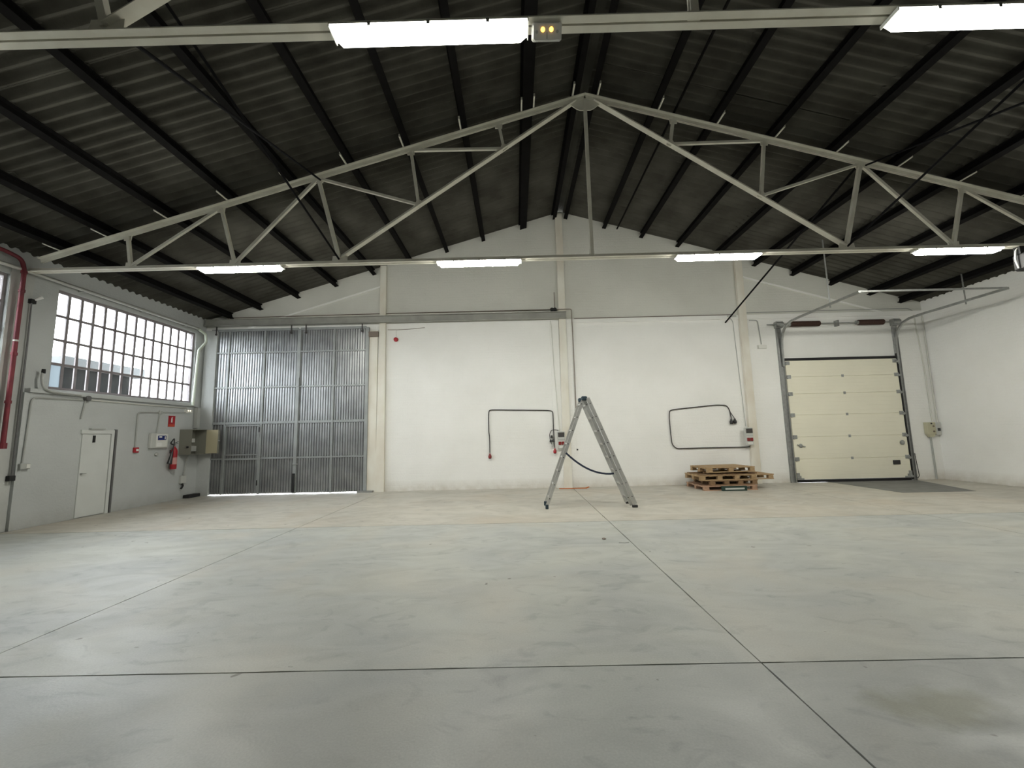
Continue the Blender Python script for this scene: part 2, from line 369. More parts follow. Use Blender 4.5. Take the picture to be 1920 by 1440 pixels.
# ---- gable wall
GX0, GX1, GZ = -8.62, -4.22, 4.60       # gate opening
DX0, DX1, DZ = 7.66, 10.68, 3.36        # overhead door opening
m = MB(); ZB = 4.72
for x0, x1, z0, z1 in [(XL-0.2, GX0, -0.1, ZB), (GX0, GX1, GZ, ZB), (GX1, DX0, -0.1, ZB), (DX0, DX1, DZ, ZB), (DX1, XR+0.2, -0.1, ZB)]:
    m.box(x0, x1, D, D+0.22, z0, z1)
m.build('wall_back', 'wall', kind='structure', label='whitewashed brick end wall holding the sliding gate and overhead door', cat='wall')
MB().prism([(XL-0.2, ZB), (XR+0.2, ZB), (XR+0.2, zroof(XR+0.2)-0.005), (XM, ZRIDGE-0.005), (XL-0.2, zroof(XL-0.2)-0.005)], (0, D, 0), (1, 0, 0), (0, 0, 1), (0, 1, 0), 0.22).build('wall_gable', 'gable', kind='structure', label='greyer plastered gable above the beam and gate girder', cat='wall')
# ---- left wall with window bays
WY0, WY1, WZ0, WZ1 = 7.84, 11.40, 2.53, 4.49
XW = XL-0.06
m = MB(); bays = [(WY0-4.359*k, WY1-4.359*k) for k in range(2)]
m.box(XW-0.22, XW, YR-0.2, D+0.22, WZ1, 4.985); m.box(XW-0.22, XW, YR-0.2, D+0.22, -0.1, WZ0)
prev = D+0.22
for a, b in bays:
    m.box(XW-0.22, XW, b, prev, WZ0, WZ1); prev = a
m.box(XW-0.22, XW, YR-0.2, prev, WZ0, WZ1)
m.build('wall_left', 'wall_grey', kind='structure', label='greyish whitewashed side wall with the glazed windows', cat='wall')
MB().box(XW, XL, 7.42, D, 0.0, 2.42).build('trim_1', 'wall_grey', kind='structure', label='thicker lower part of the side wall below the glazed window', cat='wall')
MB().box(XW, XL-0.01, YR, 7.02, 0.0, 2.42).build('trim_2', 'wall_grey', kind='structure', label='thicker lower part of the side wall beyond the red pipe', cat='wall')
# ledge under the window
MB().box(XW+0.001, XL+0.05, 7.46, 11.50, 2.425, 2.50).build('trim_3', 'wall_grey', kind='structure', label='concrete sill ledge running under the glazed window', cat='sill')
# ---- right and rear walls
MB().box(XR, XR+0.22, YR-0.2, D+0.22, -0.1, zroof(XR)+0.012).build('wall_right', 'wall', kind='structure', label='plain white side wall beside the overhead door', cat='wall')
MB().prism([(XL-0.2, -0.1), (XR+0.2, -0.1), (XR+0.2, zroof(XR+0.2)-0.005), (XM, ZRIDGE-0.005), (XL-0.2, zroof(XL-0.2)-0.005)], (0, YR-0.22, 0), (1, 0, 0), (0, 0, 1), (0, 1, 0), 0.22).build('wall_rear', 'wall', kind='structure', label='plain white gable wall at the rear end of the hall', cat='wall')

# ---- piers on the gable and the side wall
def pier(n, x0, x1, ztop, d, lab, bulge=0.0):
    m = MB(); zs = [0, 0.4, 1.2, 2.2, 3.4, 4.6, ztop]
    for a, b in zip(zs[:-1], zs[1:]):
        e0 = bulge*(1-a/4.6) if a < 4.6 else 0; e1 = bulge*(1-b/4.6) if b < 4.6 else 0
        vs = [(x0-e0, D, a), (x1+e0*0.3, D, a), (x1+e0*0.3, D-d, a), (x0-e0, D-d, a), (x0-e1, D, b), (x1+e1*0.3, D, b), (x1+e1*0.3, D-d, b), (x0-e1, D-d, b)]
        m.add(vs, [(0,1,2,3),(4,7,6,5),(0,4,5,1),(1,5,6,2),(2,6,7,3),(3,7,4,0)])
    m.build('trim_%d' % n, 'pier', kind='structure', label=lab, cat='pier')
pier(4, -3.83, -3.66, zroof(-3.75)-0.03, 0.09, 'cream painted pier between the sliding gate and red alarm bell', 0.06)
pier(5, 1.30, 1.50, ZRIDGE-0.10, 0.09, 'tall cream painted pier under the roof ridge', 0.02)
pier(6, 6.44, 6.64, zroof(6.54)-0.03, 0.09, 'cream painted pier beside the overhead door', 0.02)
MB().box(-4.18, -3.89, D-0.05, D, 0, 4.52).build('trim_7', 'pier', kind='structure', label='shallow cream pier right against the gate jamb', cat='pier')
MB().box(1.05, 1.29, D-0.035, D, 0, 4.66).build('trim_8', 'wall', kind='structure', label='shallow pale strip beside the tall middle pier', cat='pier')
MB().box(1.51, 1.66, D-0.03, D, 0, 4.60).build('trim_9', 'wall', kind='structure', label='narrow pale strip beside the dark conduit of the middle pier', cat='pier')
MB().box(1.51, 6.43, D-0.045, D, 4.60, 4.72).build('trim_10', 'wall', kind='structure', label='shallow white beam across the gable between two piers', cat='beam')
MB().box(6.65, XR, D-0.045, D, 4.60, 4.72).build('trim_11', 'wall', kind='structure', label='shallow white beam above the overhead door springs', cat='beam')
def slope_trim(n, xa, xb, lab):
    m = MB(); o = 0.62
    m.sweep([(0, -0.02), (0.025, -0.02), (0.025, 0.025), (0, 0.025)], (xa, D, zroof(xa)-o), (xb, D, zroof(xb)-o), (0, -1, 0), (0, 0, 1))
    m.build('trim_%d' % n, 'wall', kind='structure', label=lab, cat='moulding')
slope_trim(12, -7.9, -3.84, 'thin sloping plaster ridge on the gable above the gate')
slope_trim(13, 6.66, 11.0, 'thin sloping plaster ridge on the gable above the overhead door')
for k, (yy, lb) in enumerate([(TR[0], 'concrete pier of the side wall behind the red pipe'), (TR[1], 'concrete pier of the side wall under the truss overhead'), (TR[2], 'third concrete pier of the side wall from the gable'), (TR[3], 'last concrete pier of the side wall near the rear')]):
    MB().box(XW, XW+0.012, yy-0.20, yy+0.16, 0, 4.60).build('trim_%d' % (14+k), 'render_', kind='structure', label=lb, cat='pier')
MB().box(XL, -8.47, D-0.10, D, 0, 4.62).build('trim_18', 'wall_grey', kind='structure', label='pale corner pier between side wall and sliding gate', cat='pier')

# ================================================================== ROOF
ceiling = thing('ceiling', (XM, 0, ZRIDGE), 'dark corrugated fibre cement roof on black purlins', 'roof', kind='structure')
A = math.atan(SL); ca, sa = math.cos(A), math.sin(A)
def sheet_mesh():
    m = MB(); waves, seg = 6, 8; wl, amp, th, ln = 0.177, 0.029, 0.006, 2.42
    n = waves*seg + seg//2
    vs = []
    for k in range(n+1):
        y = k*wl/seg; z = amp*math.sin(2*math.pi*k/seg)
        vs += [(0, y, z), (ln, y, z), (0, y, z+th), (ln, y, z+th)]
    fs = []
    for k in range(n):
        a, b = 4*k, 4*k+4
        fs += [(a, a+1, b+1, b), (a+2, b+2, b+3, a+3), (a, b, b+2, a+2), (a+1, a+3, b+3, b+1)]
    fs += [(0, 2, 3, 1), (4*n, 4*n+1, 4*n+3, 4*n+2)]
    m.add(vs, fs); return m
proto = None; PIT = 2.255
for side in (1, -1):
    for row in range(5):
        for c in range(22):
            y0 = D+0.24-(c+1)*1.062
            if y0 < YR-1.0: continue
            if proto is None:
                proto = sheet_mesh().build('roof_sheet', 'sheet', ceiling, smooth=True, kind=None)
                # mesh was stored relative to ceiling: make it local
                off = worg(ceiling)
                for v in proto.data.vertices: v.co += off
                o = proto
            else:
                o = proto.copy(); COL.objects.link(o); o.parent = ceiling
            s0 = 0.10 + row*PIT
            ox = side*(s0*ca); oz = -s0*sa + 0.006 - row*0.0
            # lower end rests on the next sheet: tilt a little
            tilt = -0.006
            if side == 1: o.rotation_euler = (0, A+tilt, 0); o.location = (ox, y0+random.uniform(-.01, .01), oz+0.004*(c % 2))
            else: o.rotation_euler = (0, A+tilt, math.pi); o.location = (ox, y0+1.062+0.0885, oz+0.004*(c % 2))
m = MB(); m.sweep([(-0.30, -0.30*SL+0.065), (0, 0.10), (0.30, -0.30*SL+0.065), (0.30, -0.30*SL+0.05), (0, 0.085), (-0.30, -0.30*SL+0.05)], (XM, YR, ZRIDGE), (XM, D+0.2, ZRIDGE), (1, 0, 0), (0, 0, 1))
m.build('ridge_cap', 'sheet', ceiling)
PX = [1.29, 0.36, -0.82, -1.89, -2.95, -4.02, -5.12, -6.21, -7.29, -8.12, 1.61, 2.73, 3.80, 4.84, 5.93, 7.01, 8.08, 9.14, 10.22, 11.06]
def purlin(x, wd=0.11, h=0.155):
    m = MB(); sgn = 1 if x > XM else -1; t = 0.012
    s_ = Vector((ca, 0, -sa*sgn)); u = Vector((sa*sgn, 0, ca))
    pr = [(-wd/2, 0), (wd/2, 0), (wd/2, t), (t/2, t), (t/2, h-t), (wd/2, h-t), (wd/2, h), (-wd/2, h), (-wd/2, h-t), (-t/2, h-t), (-t/2, t), (-wd/2, t)]
    m.sweep(pr, (x, YR+0.02, zchord(x)+0.004), (x, D-0.002, zchord(x)+0.004), s_, u)
    return m.build('purlin', 'purlin', ceiling)
for x in PX: purlin(x, 0.20 if x == 0.36 else 0.11)
m = MB(); m.tube([(3.12, YR+0.05, zchord(3.12)+0.10), (3.12, D-0.01, zchord(3.12)+0.10)], 0.022, 6)
m.build('tie_rod', 'purlin', ceiling)

# ================================================================== TRUSSES
def make_truss():
    root = thing('roof_truss', (XM, 0, ZC), 'placeholder', 'roof truss', 'cream steel roof trusses')
    T = lambda x, z: Vector((x, 0, z))
    tw = 0.15; tt = 0.012; th = 0.075
    for s_ in (-1, 1):
        xe = XL+0.22 if s_ < 0 else XR-0.02
        d = Vector((s_*ca, 0, -sa)); u = Vector((sa*s_, 0, ca))
        m = MB()
        for e in (-1, 1):
            m.sweep([(e*tw/2, 0), (e*0.010, 0), (e*0.010, -th), (e*0.020, -th), (e*0.020, -tt), (e*tw/2, -tt)], T(XM, 7.82), T(xe, zchord(xe)), (0, 1, 0), u)
        m.build('top_chord', 'truss', root)
    m = MB()
    for e in (-1, 1): m.sweep([(e*0.072, 0), (e*0.009, 0), (e*0.009, 0.07), (e*0.018, 0.07), (e*0.018, 0.010), (e*0.072, 0.010)], T(XL+0.02, ZC-0.03), T(XR-0.01, ZC-0.03), (0, 1, 0), (0, 0, 1))
    m.build('bottom_chord', 'truss', root)
    nodes_t = {1: (-7.03, 0), 2: (-5.34, 0), 3: (-3.56, 0), 4: (-1.84, 0), 5: (-0.19, 0)}
    nodes_b = {1: (-6.93, 4.66), 2: (-5.03, 4.66), 3: (-3.12, 4.68), 4: (-1.69, 5.70), 5: (-0.10, 6.77)}
    def mir(x, s_): return x if s_ < 0 else 2*XM-x
    for s_ in (-1, 1):
        for k in range(1, 6):
            xt = mir(nodes_t[k][0], s_); zt = zchord(xt)-0.06; xb = mir(nodes_b[k][0], s_); zb = nodes_b[k][1]
            m = MB(); m.angle(T(xt, zt), T(xb, zb), 0.062 if k == 3 else 0.052, 0.008, (0, 1, 0), s_)
            m.build('web_post', 'truss', root)
        def tt_(k): x = mir(nodes_t[k][0], s_); return T(x, zchord(x)-0.06)
        def bb_(k): return T(mir(nodes_b[k][0], s_), nodes_b[k][1])
        for p, q, sz in [(bb_(1), tt_(2), 0.045), (bb_(2), tt_(3), 0.05), (tt_(3), bb_(4), 0.045), (tt_(4), bb_(5), 0.045)]:
            m = MB(); m.angle(p, q, sz, 0.008, (0, 1, 0), -s_); m.build('web_diagonal', 'truss', root)
        m = MB(); p, q = bb_(3), T(XM+s_*0.16, 7.70)
        d = (q-p).normalized(); u = Vector((-d.z, 0, d.x))
        if u.z < 0: u = -u
        m.sweep([(-0.055, 0), (0.055, 0), (0.055, 0.01), (0.01, 0.01), (0.01, 0.06), (-0.01, 0.06), (-0.01, 0.01), (-0.055, 0.01)], p, q, (0, 1, 0), u)
        m.build('main_diagonal', 'truss', root)
        for k in range(1, 6):
            x = mir(nodes_t[k][0], s_); z = zchord(x)-0.05; g = 0.11 if k == 3 else 0.08
            MB().prism([(-g, 0.03+g*SL*s_), (g, 0.03-g*SL*s_), (g*0.8, -0.10), (-g*0.8, -0.10)], (x, -0.007, z), (1, 0, 0), (0, 0, 1), (0, 1, 0), 0.014).build('gusset_plate', 'truss', root)
            x, z = mir(nodes_b[k][0], s_), nodes_b[k][1]
            if k <= 3:
                g = 0.14 if k == 3 else 0.10
                MB().prism([(-g, -0.05), (g, -0.05), (g, 0.07), (-g*0.9, 0.07)], (x, -0.0075, z), (1, 0, 0), (0, 0, 1), (0, 1, 0), 0.015).build('gusset_plate', 'truss', root)
            else:
                g = 0.075
                MB().prism([(-g, -0.01), (0, -0.05), (g, 0.02), (g*0.6, 0.09), (-g*0.5, 0.09)], (x, -0.007, z), (1, 0, 0), (0, 0, 1), (0, 1, 0), 0.014).build('gusset_plate', 'truss', root)
    MB().angle(T(XM, 7.70), T(XM, ZC+0.02), 0.06, 0.009, (0, 1, 0)).build('king_post', 'truss', root)
    MB().prism([(-0.36, 0.03), (0, 0.14), (0.36, 0.03), (0.17, -0.12), (0.10, -0.155), (-0.10, -0.155), (-0.17, -0.12)], (XM, -0.008, 7.66), (1, 0, 0), (0, 0, 1), (0, 1, 0), 0.016).build('apex_plate', 'truss', root)
    MB().prism([(-0.05, -0.04), (0.05, -0.04), (0.035, 0.13), (-0.035, 0.13)], (XM, -0.0085, ZC+0.02), (1, 0, 0), (0, 0, 1), (0, 1, 0), 0.017).build('gusset_plate', 'truss', root)
    # cleats that hold the purlins
    p0 = None
    for x in PX:
        sg = 1 if x > XM else -1
        wd = 0.115 if x == 0.36 else 0.075
        for e in ((-1, 1) if x == 0.36 else (1,)):
            m = MB(); xx = x + (e*wd if x == 0.36 else sg*wd)
            m.box(xx-0.014, xx+0.014, -0.34, 0.07, zchord(xx)+0.003, zchord(xx)+0.060).build('purlin_cleat', 'truss', root)
    return root
truss = make_truss()
tl = ['cream steel roof truss standing closest to the gable wall', 'cream steel roof truss carrying the emergency light with amber lamps', 'cream steel roof truss behind the emergency light truss', 'cream steel roof truss closest to the rear wall']
for k, y in enumerate(TR):
    t = truss if k == 0 else copy_tree(truss)
    t.location.y = y; t['label'] = tl[k]

# ---- bracing rods
def rod(p, q, r, lab, name='bracing_rod', mt='rod'):
    MB().tube([p, q], r, 8).build(name, mt, label=lab, cat='brace', group='black roof bracing rods', at=q)
for xs, side in ((-3.56, 'window'), (6.46, 'overhead door')):
    xb = -3.12 if xs < 0 else 6.02
    rod((xs, TR[1]+0.05, zchord(xs)-0.12), (xb, TR[0]-0.03, ZC+0.06), 0.017, 'long black brace rod dropping to the far truss bottom chord, %s side' % side)
    rod((xb+0.06, TR[1]+0.03, ZC+0.06), (xs+0.06, TR[0]-0.05, zchord(xs)-0.12), 0.017, 'long black brace rod rising to the far truss top chord, %s side' % side)
rod((6.46, TR[0]+0.05, zchord(6.46)-0.05), (6.05, D-0.03, 4.51), 0.02, 'black brace rod running from far truss down to the gable pier')

# ================================================================== LIGHTS
def make_lamp():
    root = thing('fluorescent_light', (0, 0, 4.51), 'x', 'ceiling light', 'fluorescent fittings under the trusses')
    hl = 0.745
    m = MB(); m.box(-hl-0.006, hl+0.006, -0.080, 0.080, 4.5725, 4.580); m.box(-hl+0.06, hl-0.06, -0.06, 0.06, 4.580, 4.589); m.build('housing', 'whitep', root)
    m = MB()
    def ring(x, ins, z0, z1, hw): return [(x, -hw, z1), (x, hw, z1), (x, hw-ins, z0), (x, -hw+ins, z0)]
    a = [(-hl, -0.074, 4.572), (-hl, 0.074, 4.572), (hl, 0.074, 4.572), (hl, -0.074, 4.572)]
    b = [(-hl+0.05, -0.063, 4.512), (-hl+0.05, 0.063, 4.512), (hl-0.05, 0.063, 4.512), (hl-0.05, -0.063, 4.512)]
    m.add(a+b, [(0, 1, 2, 3), (4, 7, 6, 5), (0, 4, 5, 1), (1, 5, 6, 2), (2, 6, 7, 3), (3, 7, 4, 0)])
    m.build('diffuser', 'tube', root, label='glowing white prismatic cover')
    for sx in (-1, 1):
        m = MB(); m.box(sx*(hl+0.0065), sx*(hl+0.014), -0.081, 0.081, 4.550, 4.580); m.build('end_cap', 'whitep', root)
    for x in (-0.45, 0, 0.45):
        m = MB(); m.box(x-0.012, x+0.012, -0.083, -0.0805, 4.548, 4.584); m.build('clip', 'galv', root)
    return root
lamp = make_lamp(); first = True; near_diff = None
LX = [-4.91, -0.59, 3.70, 7.98]
nl = ['fluorescent light on far truss over the sliding gate', 'fluorescent light on far truss between the gate and the middle pier', 'fluorescent light on far truss over the wooden pallets', 'fluorescent light on far truss next to the black floodlight']
el = ['fluorescent light on emergency light truss towards the window wall', 'large fluorescent light right beside the twin amber emergency light', 'large fluorescent light on emergency light truss beyond the king post', 'fluorescent light on emergency light truss towards the right side wall']
for k, y in enumerate(TR[:2]):
    for i, x in enumerate(LX):
        t = lamp if first else copy_tree(lamp); first = False
        t.location = (x, y, 4.51)
        t['label'] = (nl if k == 0 else el)[i]
        if k:
            for ch in [q for q in bpy.data.objects if q.parent == t and q.name.startswith('diffuser')]:
                if near_diff is None: near_diff = ch.data.copy(); near_diff.materials[0] = MT['tube_one']
                ch.data = near_diff

# emergency light beside the near fitting
def emergency(name, c, ax, w_, h_, d_, lab, glow, mt='whitep', leds=True):
    """ax: direction it faces; c: centre of its back"""
    ax = Vector(ax).normalized(); sd = ax.cross(Vector((0, 0, 1))).normalized(); u = sd.cross(ax).normalized(); c = Vector(c)
    root = thing(name, c-Vector((0, 0, h_/2)), lab, 'emergency light')
    m = MB(); poly = [(-w_/2, -h_/2+0.01), (-w_/2+0.012, -h_/2), (w_/2-0.012, -h_/2), (w_/2, -h_/2+0.01), (w_/2, h_/2-0.01), (w_/2-0.012, h_/2), (-w_/2+0.012, h_/2), (-w_/2, h_/2-0.01)]
    m.prism(poly, c, sd, u, ax, d_*0.45).build('base', mt, root)
    p2 = [(a*0.9, b*0.86) for a, b in poly]
    m = MB(); m.prism(p2, c+ax*d_*0.45, sd, u, ax, d_*0.55).build('cover', mt, root)
    if leds:
        for e in (-1, 1):
            m = MB(); q = c+ax*(d_)+sd*e*w_*0.14+u*h_*0.12; m.lathe(q, [(0.016, 0), (0.014, 0.004), (0.006, 0.008)], 10, ax).build('lamp', glow, root)
        m = MB(); q = c+ax*d_-u*h_*0.2; m.prism([(-0.004, -0.02), (0.004, -0.02), (0.004, 0.02), (-0.004, 0.02)], q, sd, u, ax, 0.003).build('indicator_slot', 'greyp', root)
        for e in (-1, 1):
            m = MB(); q = c+ax*d_+sd*e*w_*0.34; m.lathe(q, [(0.011, 0), (0.011, 0.002)], 8, ax).build('screw_cap', 'greyp', root)
    return root
emergency('emergency_light', (0.31, TR[1]+0.015, 4.5475), (0, -0.72, -0.69), 0.23, 0.115, 0.06, 'white emergency light with two amber lamps on the truss', 'amber')

# black floodlight hung from the far truss
fl = thing('floodlight', (9.28, TR[0]-0.02, 4.16), 'black floodlight hanging from the far truss near the right wall', 'floodlight')
MB().cbox(9.02, 9.55, TR[0]-0.13, TR[0]+0.09, 4.16, 4.46, 0.03).build('housing', 'black', fl)
MB().tube(rounded([(8.99, TR[0]-0.02, 4.20), (8.95, TR[0]-0.02, 4.34), (8.99, TR[0]-0.02, 4.54), (9.1, TR[0]-0.02, 4.586)], 0.06), 0.011, 8).build('bracket', 'lgreyp', fl)
MB().box(9.06, 9.50, TR[0]-0.137, TR[0]-0.128, 4.19, 4.42).build('front_glass', 'blackp', fl)
MB().box(9.02, 9.14, TR[0]-0.06, TR[0]+0.04, 4.45, 4.587).build('clamp', 'black', fl)

# ================================================================== WINDOWS
def make_window():
    root = thing('window_1', (XW-0.08, WY0, WZ0), 'tall industrial window of fifty-six panes above the white door', 'window', kind='structure')
    xo = XW-0.08; fr = 0.05
    MB().box(xo-0.03, xo+0.03, WY0, WY1, WZ1-fr, WZ1).box(xo-0.03, xo+0.03, WY0, WY1, WZ0, WZ0+fr).box(xo-0.03, xo+0.03, WY0, WY0+fr, WZ0+fr, WZ1-fr).box(xo-0.03, xo+0.03, WY1-fr, WY1, WZ0+fr, WZ1-fr).build('window_frame', 'frame', root)
    ys = [WY0+fr/2+(WY1-WY0-fr)*i/14 for i in range(15)]; zs = [WZ0+fr/2+(WZ1-WZ0-fr)*i/4 for i in range(5)]
    for y in ys[1:-1]: MB().box(xo-0.013, xo+0.016, y-0.026, y+0.026, WZ0+fr, WZ1-fr).build('glazing_bar', 'frame', root)
    for z in zs[1:-1]: MB().box(xo-0.012, xo+0.015, WY0+fr, WY1-fr, z-0.024, z+0.024).build('glazing_bar', 'frame', root)
    for i in range(14):
        for j in range(4):
            MB().box(xo-0.004, xo+0.002, ys[i]+0.0265, ys[i+1]-0.0265, zs[j]+0.0245, zs[j+1]-0.0245).build('pane', 'frost' if (i, j) == (0, 0) else 'glass', root)
    return root
win = make_window()
c = copy_tree(win); c.name = 'window_2'; c.location.y -= 4.359
c['label'] = 'industrial window of the side wall beyond the red pipe'
# dark enclosure in the yard behind the window
yd = thing('yard_enclosure', (-10.9, 10.5, -0.16), 'dark enclosure with a paler cornice standing outside behind the window', 'enclosure')
MB().box(-10.95, -10.60, 9.62, 11.35, -0.16, 3.28).build('body', 'outer', yd)
MB().box(-11.0, -10.55, 9.62, 11.75, 3.29, 3.55).build('cornice', 'outer2', yd)

# ================================================================== SLIDING GATE (door_1)
gate = thing('door_1', (-6.4, D-0.06, 0.03), 'grey corrugated sliding gate with steel bars under the girder', 'gate', kind='structure')
gx = [-8.68, -8.12, -7.10, -6.12, -5.11, -4.17]; gz = [0.012, 0.98, 1.96, 2.96, 3.96, 4.62]
YG = D-0.045
def ribbed(x0, x1, z0, z1, y, pitch=0.0735, dep=0.028):
    m = MB(); pr = []; x = x0
    n = max(2, round((x1-x0)/pitch)); p = (x1-x0)/n
    for k in range(n):
        a = x0+k*p
        pr += [(a, 0), (a+p*0.30, 0), (a+p*0.45, -dep), (a+p*0.85, -dep)]
    pr.append((x1, 0))
    vs = [(a, y+b, z) for z in (z0, z1) for a, b in pr]; k = len(pr)
    vs += [(a, y+b+0.003, z) for z in (z0, z1) for a, b in pr]
    fs = []
    for i in range(k-1):
        fs += [(i, i+1, k+i+1, k+i), (2*k+i, 3*k+i, 3*k+i+1, 2*k+i+1), (i, 2*k+i, 2*k+i+1, i+1), (k+i, k+i+1, 3*k+i+1, 3*k+i)]
    fs += [(0, k, 3*k, 2*k), (k-1, 3*k-1, 4*k-1, 2*k-1)]
    return m.add(vs, fs)
def flat(lst): return [q for z in lst for q in z]
leafs = []
for (c0, c1, lb) in ((0, 3, 'left'), (3, 5, 'right')):
    yoff = 0.0
    for i in range(c0, c1):
        for j in range(5):
            ribbed(gx[i]+0.005, gx[i+1]-0.005, gz[j]+(0.001 if j else 0.01), gz[j+1]-0.001, YG+0.02).build('gate_sheet', 'gate', gate)
def gbar(x0, x1, z0, z1, nm='gate_bar', d=0.05, mt='gatebar'):
    MB().cbox(x0, x1, YG-0.02-d+0.02, YG+0.012, z0, z1, 0.004).build(nm, mt, gate)
for k, x in enumerate(gx):
    wd = {0: 0.035, 1: 0.02, 2: 0.025, 3: 0.05, 4: 0.025, 5: 0.045}[k]
    gbar(x-wd, x+wd, 0.014, 4.62, 'gate_stile', 0.045)
for j, z in enumerate(gz):
    for c0, c1 in ((0, 3), (3, 5)):
        h = 0.035 if j in (2, 5) else 0.022
        if j == 1 and c0 == 0:
            gbar(gx[0]+0.03, gx[1]-0.02, z-0.02, z+0.02, 'gate_rail', 0.035); gbar(gx[2]+0.03, gx[3]-0.05, z-0.022, z+0.022, 'gate_rail', 0.035)
            continue
        if j == 0: continue
        gbar(gx[c0]+0.03, gx[c1]-0.045, z-h, z+h, 'gate_rail', 0.036)
# wicket
gbar(gx[1]+0.03, gx[2]-0.03, 0.945, 0.995, 'wicket_bar', 0.05); gbar(gx[1]+0.03, gx[2]-0.03, 1.07, 1.10, 'wicket_bar', 0.05)
gbar(gx[1]+0.03, gx[2]-0.03, 1.87, 1.91, 'wicket_bar', 0.05); gbar(gx[1]+0.02, gx[1]+0.055, 0.05, 1.91, 'wicket_stile', 0.055); gbar(gx[2]-0.055, gx[2]-0.02, 0.05, 1.91, 'wicket_stile', 0.055)
for z in (0.25, 1.70): MB().cyl((gx[2]-0.03, YG-0.06, z), (gx[2]-0.03, YG-0.06, z+0.14), 0.014, 8).build('wicket_hinge', 'black', gate)
# lock and drop bolt between the leaves, hangers on top
MB().box(gx[3]-0.03, gx[3]+0.03, YG-0.085, YG-0.05, 0.05, 0.55).build('drop_bolt', 'black', gate)
MB().cyl((gx[3]-0.04, YG-0.075, 0.80), (gx[3]+0.13, YG-0.075, 0.80), 0.012, 8).build('bolt_handle', 'galv', gate)
MB().box(gx[3]-0.035, gx[3]+0.05, YG-0.07, YG-0.04, 2.95, 3.20).build('latch_plate', 'gatebar', gate)
for x in (-8.5, -6.35, -5.93, -4.32): 
    MB().box(x-0.012, x+0.012, YG-0.07, YG-0.045, 4.50, 4.735).cyl((x, YG-0.075, 4.50), (x, YG-0.045, 4.50), 0.028, 10).build('hanger', 'dconduit', gate)
# girder the leaves hang from
g = thing('sliding_gate_track', (-3.65, D-0.12, 4.73), 'long grey steel girder over the gate and first white bay', 'track')
pr = [(-0.07, 0), (0.07, 0), (0.07, 0.02), (0.012, 0.02), (0.012, 0.17), (0.07, 0.17), (0.07, 0.19), (-0.07, 0.19), (-0.07, 0.17), (-0.012, 0.17), (-0.012, 0.02), (-0.07, 0.02)]
m = MB(); m.sweep([(a, b) for a, b in pr], (XL+0.02, D-0.165, 4.725), (1.50, D-0.165, 4.715), (0, -1, 0), (0, 0, 1)); m.build('girder', 'girder', g)
for x in (-8.5, -6.3, -2.6, 0.3): MB().box(x-0.04, x+0.04, D-0.095, D-0.001, 4.76, 4.86).build('wall_bracket', 'girder', g)
MB().lathe((1.18, D-0.235, 4.955), [(0.05, 0), (0.055, 0.015), (0.05, 0.03)], 14, (0, -1, 0)).lathe((1.10, D-0.235, 4.955), [(0.05, 0), (0.055, 0.015), (0.05, 0.03)], 14, (0, -1, 0)).build('stop_roller', 'black', g)
MB().box(1.06, 1.24, D-0.235, D-0.10, 4.905, 4.93).build('stop_plate', 'dconduit', g)
MB().box(-4.13, -3.86, D-0.11, D-0.05, 4.33, 4.46).box(-4.14, -3.86, D-0.12, D-0.05, 4.455, 4.48).build('gate_guide_bracket', 'brownc', label='dark steel guide bracket above the shallow pier by the gate', cat='bracket')
MB().box(-4.35, -3.93, D-0.16, D-0.01, 0.0, 0.045).build('floor_guide', 'galv', label='low grey steel guide on the floor under the gate corner', cat='guide')
# hanger of the track from the roof by the window corner
rodm = MB().tube([(-8.16, D-0.12, zchord(-8.16)-0.004), (-8.13, D-0.12, 4.935)], 0.022, 8); rodm.build('track_hanger', 'brownc', label='short dark rod from roof purlin to the gate girder', cat='rod')

# ================================================================== OVERHEAD DOOR (door_2)
od = thing('door_2', (9.17, D-0.05, 0.03), 'cream sectional overhead door with six ribbed panels', 'overhead door', kind='structure')
PAN = []; pz = [0.075, 0.63, 1.23, 1.83, 2.42, 2.90, 3.36]; YD = D-0.04
for a, b in zip(pz[:-1], pz[1:]):
    m = MB(); x0, x1 = 7.62, 10.72
    # panel face with fine horizontal ribs
    n = 5; prof = [(0.0, a+0.0002), (-0.026, a+0.0002), (-0.036, a+0.007)]
    for k in range(n):
        z0 = a+0.004+(b-a-0.008)*k/n; z1 = a+0.004+(b-a-0.008)*(k+1)/n
        prof += [(-0.040, z0+0.004), (-0.040, z1-0.006), (-0.037, z1-0.003)]
    prof += [(-0.036, b-0.007), (-0.026, b-0.0002), (0.0, b-0.0002)]
    m.prism([(p, q) for p, q in prof], (x0, YD+0.03, 0), (0, 1, 0), (0, 0, 1), (1, 0, 0), x1-x0); pan = m.build('panel', 'doorpanel', od); PAN.append(pan)
MB().box(7.60, 10.74, YD-0.02, YD+0.03, 3.362, 3.43).build('top_seal', 'black', od); MB().box(7.64, 10.70, YD-0.012, YD+0.028, 0.005, 0.072).build('bottom_seal', 'black', od)
for q, z in enumerate(pz[1:-1]):
    MB().box(9.14, 9.20, YD-0.020, YD-0.0105, z-0.035, z+0.035).cyl((9.145, YD-0.022, z), (9.195, YD-0.022, z), 0.009, 8).build('hinge', 'galv', PAN[q])
